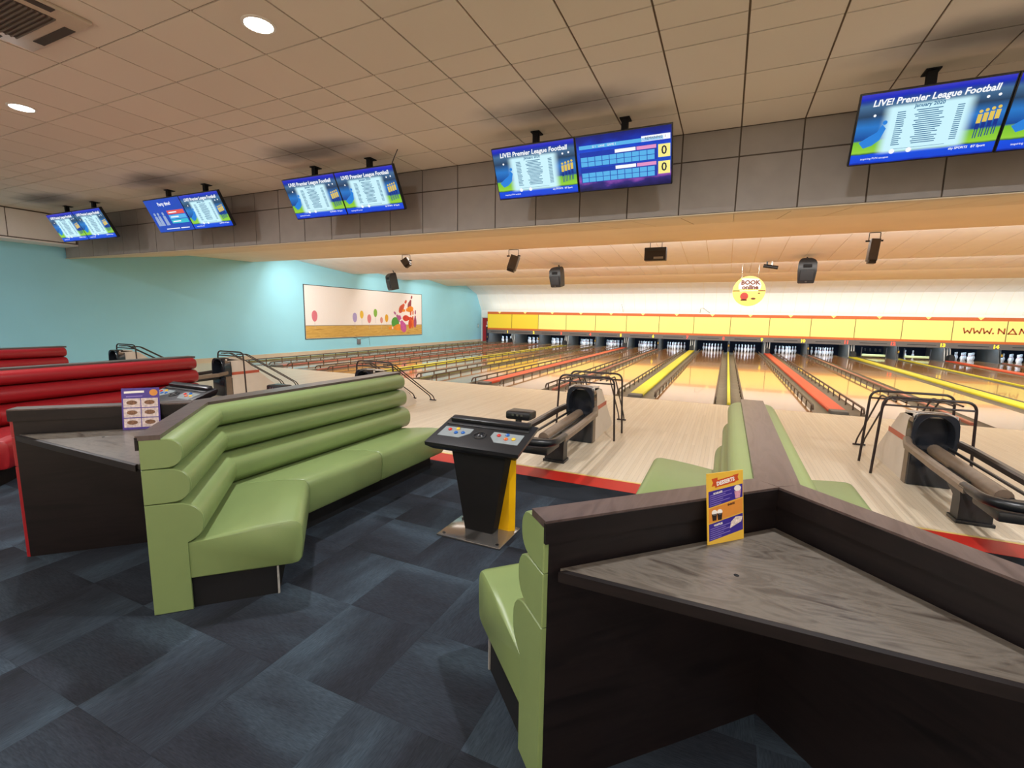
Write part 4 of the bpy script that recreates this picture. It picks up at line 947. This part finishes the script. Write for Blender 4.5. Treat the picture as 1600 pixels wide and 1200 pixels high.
def yoke_lamp(x, zb, zt, wx, label, yaw=0, tilt=0):
    t = thing('stage_light', label, 'stage light', (x, 11.45, 3.365), (0, 0, yaw), group='stage lights under the lane ceiling')
    MB().tube(fillet([(-wx, 0, -0.16), (-wx, 0, -0.005), (wx, 0, -0.005), (wx, 0, -0.16)], 0.01, 2), 0.008, 6).build('yoke', M_BLACK, t)
    h = zt - zb; q = MB(); q.M = Matrix.Translation((0, 0, (zt+zb)/2 - 3.365)) @ Matrix.Rotation(tilt, 4, 'Y')
    q.rbox(-wx*0.85, wx*0.85, -0.10, 0.10, -h/2, h/2, 0.012); q.build('lamp_body', mat('lamp_brown_grey', L(84,74,68), 0.5, 0.4, noise=0.1, nscale=9), t)
    q = MB(); q.M = Matrix.Translation((0, 0, (zt+zb)/2 - 3.365)) @ Matrix.Rotation(tilt, 4, 'Y')
    q.rbox(-wx*0.7, wx*0.7, -0.12, 0.05, -h/2-0.05, -h/2+0.02, 0.01); q.build('lamp_snout', M_TUBE, t)
    for s_ in (-1, 1): MB().tube([(s_*wx*0.8, 0, -0.16 - 0.0), (s_*(wx+0.05), 0, -0.16)], 0.018, 6).build('yoke_knob', M_BLACK, t)
yoke_lamp(-8.66, 3.05, 3.26, 0.12, 'short dark stage light at the left of the lane ceiling', 0.3, math.radians(-35))
yoke_lamp(-5.22, 2.84, 3.22, 0.13, 'grey stage light left of the middle loudspeaker', 0.2, math.radians(18))
yoke_lamp(2.47, 2.82, 3.24, 0.09, 'tall narrow stage light at the right of the lane ceiling', 0.0, math.radians(4))
t = thing('projector_box', 'black box lamp hanging level under the lane ceiling above the right ball return pair', 'stage light', (-1.625, 11.45, 3.365))
t['label'] = 'wide black box lamp hanging under the lane ceiling, left of the booking sign'
MB().rbox(-0.24, 0.24, -0.10, 0.10, -0.40, -0.11, 0.01).build('housing', mat('box_lamp_brown', L(50,40,36), 0.5, 0.4, noise=0.08), t)
MB().box(-0.24, 0.24, -0.104, -0.10, -0.185, -0.12).build('upper_strip', M_DGREY, t)
MB().box(-0.03, 0.18, -0.104, -0.10, -0.37, -0.32).build('lens_strip', mat('lens_grey', L(150,140,130), 0.3, 0.5), t)
for sx in (-0.13, 0.13): MB().tube([(sx, 0, -0.12), (sx, 0, 0.01)], 0.008, 6).build('hanger', M_BLACK, t)
t = thing('small_spotlight', 'small dark double-bracket spotlight between the booking sign and the right loudspeaker', 'stage light', (1.05, 16.2, 3.41))
MB().tube([(-0.20, 0, -0.13), (0.18, -0.05, -0.20)], 0.055, 10).build('lamp_body', M_BLACK, t)
for sx in (-0.11, 0.02): MB().box(sx-0.02, sx+0.02, -0.02, 0.02, -0.13, 0.0).build('bracket', M_STEEL if sx > -0.05 else M_BLACK, t)
# round booking sign
t = thing('round_sign', 'round yellow booking sign hanging over the lanes', 'sign', (0.57, 18.0, 2.64))
Rb = 0.50
MB().disc((0, 0), Rb, 'Y', (-0.015, 0.015), 40).build('sign_board', mat('sign_yellow', L(224,194,92), 0.5, 0.3, noise=0.02), t)
MB().prism([(-0.32,0.06),(0.34,0.06),(0.36,0.2),(0.28,0.40),(-0.22,0.42),(-0.33,0.2)], -0.019, -0.015, 'Y').build('white_patch', mat('sign_white', L(200,190,184), 0.6, 0.2, noise=0.02), t)
M_SB = mat('sign_brown', L(84,40,26), 0.5, 0.3, noise=0.05)
text('sign_text', 'BOOK', 0.20, M_SB, t, (0.03, -0.021, 0.28), bold=0.010, extrude=0.001); text('sign_text', 'online', 0.20, M_SB, t, (0.03, -0.021, 0.125), bold=0.010, extrude=0.001)
MB().box(-0.49, 0.49, -0.019, -0.015, -0.01, 0.03).build('sign_bar', M_SB, t); MB().box(-0.28, 0.28, -0.021, -0.019, 0.0, 0.02).build('bar_text', M_WHITEW, t)
MB().disc((-0.13, -0.17), 0.125, 'Y', (-0.021, -0.015), 24).build('printed_ball', mat('sign_red', L(150,52,44), 0.5, 0.3, noise=0.15, nscale=30), t)
MB().box(-0.23, -0.04, -0.021, -0.015, -0.32, -0.27).build('printed_stand', M_SB, t)
MB().disc((0.15, -0.25), 0.034, 'Y', (-0.021, -0.015), 16, 2.2).build('printed_oval', M_SB, t); MB().disc((0.31, -0.07), 0.02, 'Y', (-0.021, -0.015), 12, 1.8).build('printed_oval', M_SB, t)
for sx in (-0.25, 0.25): MB().tube([(sx, 0, 0.42), (sx, 0, 0.93)], 0.004, 5).build('hanging_wire', M_STEEL, t)

# ------------------------------------------------------------------ left wall: mural and fittings
def mural_poly(mb, pts, d=0.004, base=0.02): return mb.prism(pts, XL+base, XL+base+d, 'X')
mu = thing('wall_mural', 'long white mural with balloons, flying bowling pins and a wooden floor on the blue wall', 'mural', (0, 0, 0))
MB().box(XL+0.001, XL+0.02, 13.57, 21.36, 0.635, 2.745).build('mural_board', mat('mural_white', L(240,236,234), 0.6, 0.3, noise=0.01), mu, smooth=False)
MB().box(XL+0.02, XL+0.022, 13.58, 21.35, 0.645, 1.15).build('painted_floor', make_wood('painted_planks', L(176,132,60), L(216,178,98), 0.6, (1.0, 0.7, 9.0), 1.0, 0.3, 0.0), mu, smooth=False)
MB().box(XL+0.02, XL+0.0225, 13.58, 21.35, 1.14, 1.165).build('painted_line', mat('line_grey', L(150,140,130), 0.6, 0.3, noise=0.05), mu, smooth=False)
MB().box(XL+0.001, XL+0.024, 13.54, 13.57, 0.61, 2.77).box(XL+0.001, XL+0.024, 21.36, 21.39, 0.61, 2.77).box(XL+0.001, XL+0.024, 13.57, 21.36, 2.745, 2.77).box(XL+0.001, XL+0.024, 13.57, 21.36, 0.61, 0.635).build('mural_edge', mat('edge_dark', L(70,74,76), 0.6, 0.3, noise=0.05), mu, smooth=False)
for y, z, h, c in ((14.04,1.56,0.20,(214,120,136)), (16.30,1.52,0.19,(176,164,214)), (16.74,1.65,0.16,(232,192,70)), (17.23,1.47,0.18,(216,136,140)), (17.66,1.74,0.17,(140,186,80)), (18.08,1.40,0.13,(216,150,140)), (18.46,1.50,0.17,(232,176,60))):
    b_ = MB(); mural_poly(b_, [(y + h*0.72*math.cos(2*math.pi*i/20), z + h*(1.0 if math.sin(2*math.pi*i/20) > 0 else 1.25)*math.sin(2*math.pi*i/20)) for i in range(20)])
    b_ = b_.build('painted_balloon', mat('balloon_%d_%d' % (int(y*10), c[0]), L(*c), 0.6, 0.3, noise=0.06, nscale=3), mu, smooth=False)
    MB().box(XL+0.02, XL+0.0235, y-0.006, y+0.006, z-h*1.25-0.28, z-h*1.2).build('balloon_string', mat('string_grey', L(190,186,184), 0.6, 0.3, noise=0.02), b_, smooth=False)
def mural_pin(p0, p1, c, fat=0.17, lay=0):
    # a painted pin: head at p0, foot at p1
    a = Vector(p0); b = Vector(p1); d = b-a; l_ = d.length; d.normalize(); nn = Vector((-d.y, d.x))
    pr = [(0.0,0.05),(0.04,0.10),(0.12,0.125),(0.22,0.10),(0.30,0.09),(0.42,0.15),(0.60,0.26),(0.72,0.30),(0.85,0.25),(0.96,0.15),(1.0,0.08)]
    k = fat/0.30
    up = [tuple(a + d*l_*t_ + nn*w_*k) for t_, w_ in pr]; dn = [tuple(a + d*l_*t_ - nn*w_*k) for t_, w_ in pr][::-1]
    m_ = MB(); mural_poly(m_, up + dn, 0.004 + lay*0.0015)
    o = m_.build('painted_pin', mat('pinpaint_%d_%d_%d' % c, L(*c), 0.6, 0.3, noise=0.12, nscale=4), mu, smooth=False)
    q = [tuple(a + d*l_*0.24 + nn*0.105*k), tuple(a + d*l_*0.32 + nn*0.1*k), tuple(a + d*l_*0.32 - nn*0.1*k), tuple(a + d*l_*0.24 - nn*0.105*k)]
    m_ = MB(); mural_poly(m_, q, 0.0052 + lay*0.0015); m_.build('pin_stripe', M_INKW, o, smooth=False)
b_ = MB(); mural_poly(b_, [(19.12+0.30*math.cos(i*0.314), 1.27+0.27*math.sin(i*0.314)) for i in range(20)]); b_.build('painted_ball', mat('ball_green', L(86,158,70), 0.6, 0.3, noise=0.1, nscale=4), mu, smooth=False)
for p0, p1, c, f_, ly in (((20.52,2.66),(20.20,1.96),(150,72,80),0.15,0), ((20.05,2.40),(19.44,1.78),(206,92,66),0.17,0), ((19.70,1.86),(20.62,2.0),(230,140,50),0.16,1), ((19.02,1.80),(19.62,1.32),(176,106,150),0.14,1),
                          ((20.62,1.47),(19.72,1.50),(206,70,52),0.16,1), ((20.40,1.86),(20.30,0.95),(214,82,48),0.15,2), ((20.60,1.90),(20.52,0.97),(224,110,54),0.13,0), ((20.80,1.92),(20.75,1.0),(160,84,120),0.13,1),
                          ((18.60,0.99),(19.66,1.05),(230,150,60),0.17,1), ((19.42,1.62),(19.90,0.80),(196,92,158),0.24,3)):
    mural_pin(p0, p1, c, f_, ly)
t = thing('wall_socket_box', 'small grey socket box with a thin cable under the mural', 'socket', (XL, 16.5, 0.0))
MB().rbox(0.001, 0.06, -0.10, 0.10, 0.30, 0.52, 0.01).build('box', mat('socket_grey', L(120,122,128), 0.5, 0.4, noise=0.05), t)
MB().tube([(0.01, -0.02, 0.52), (0.01, -0.15, 0.58), (0.01, -0.35, 0.62)], 0.008, 5).build('cable', M_DGREY, t); MB().tube([(0.01, 0.05, 0.52), (0.01, 0.7, 0.58), (0.01, 0.75, 0.2)], 0.005, 5).build('cable', M_DGREY, t)
t = thing('wall_switch', 'small pale blue switch plate near the far end of the blue wall', 'switch', (XL, 27.75, 1.05))
MB().rbox(0.001, 0.03, -0.09, 0.09, -0.14, 0.14, 0.01).build('plate', mat('switch_blue', L(150,196,206), 0.5, 0.4), t); MB().box(0.03, 0.036, -0.03, 0.03, -0.05, 0.05).build('rocker', M_WHITEW, t)
# cable beside the third television pair
tag(MB().tube(fillet([(-4.20, 5.40, 3.815), (-4.25, 5.38, 3.70), (-4.27, 5.36, 3.62)], 0.05), 0.006, 5).build('loose_cable', M_BLACK), 'thin black cable hanging beside the third television pair', 'cable')
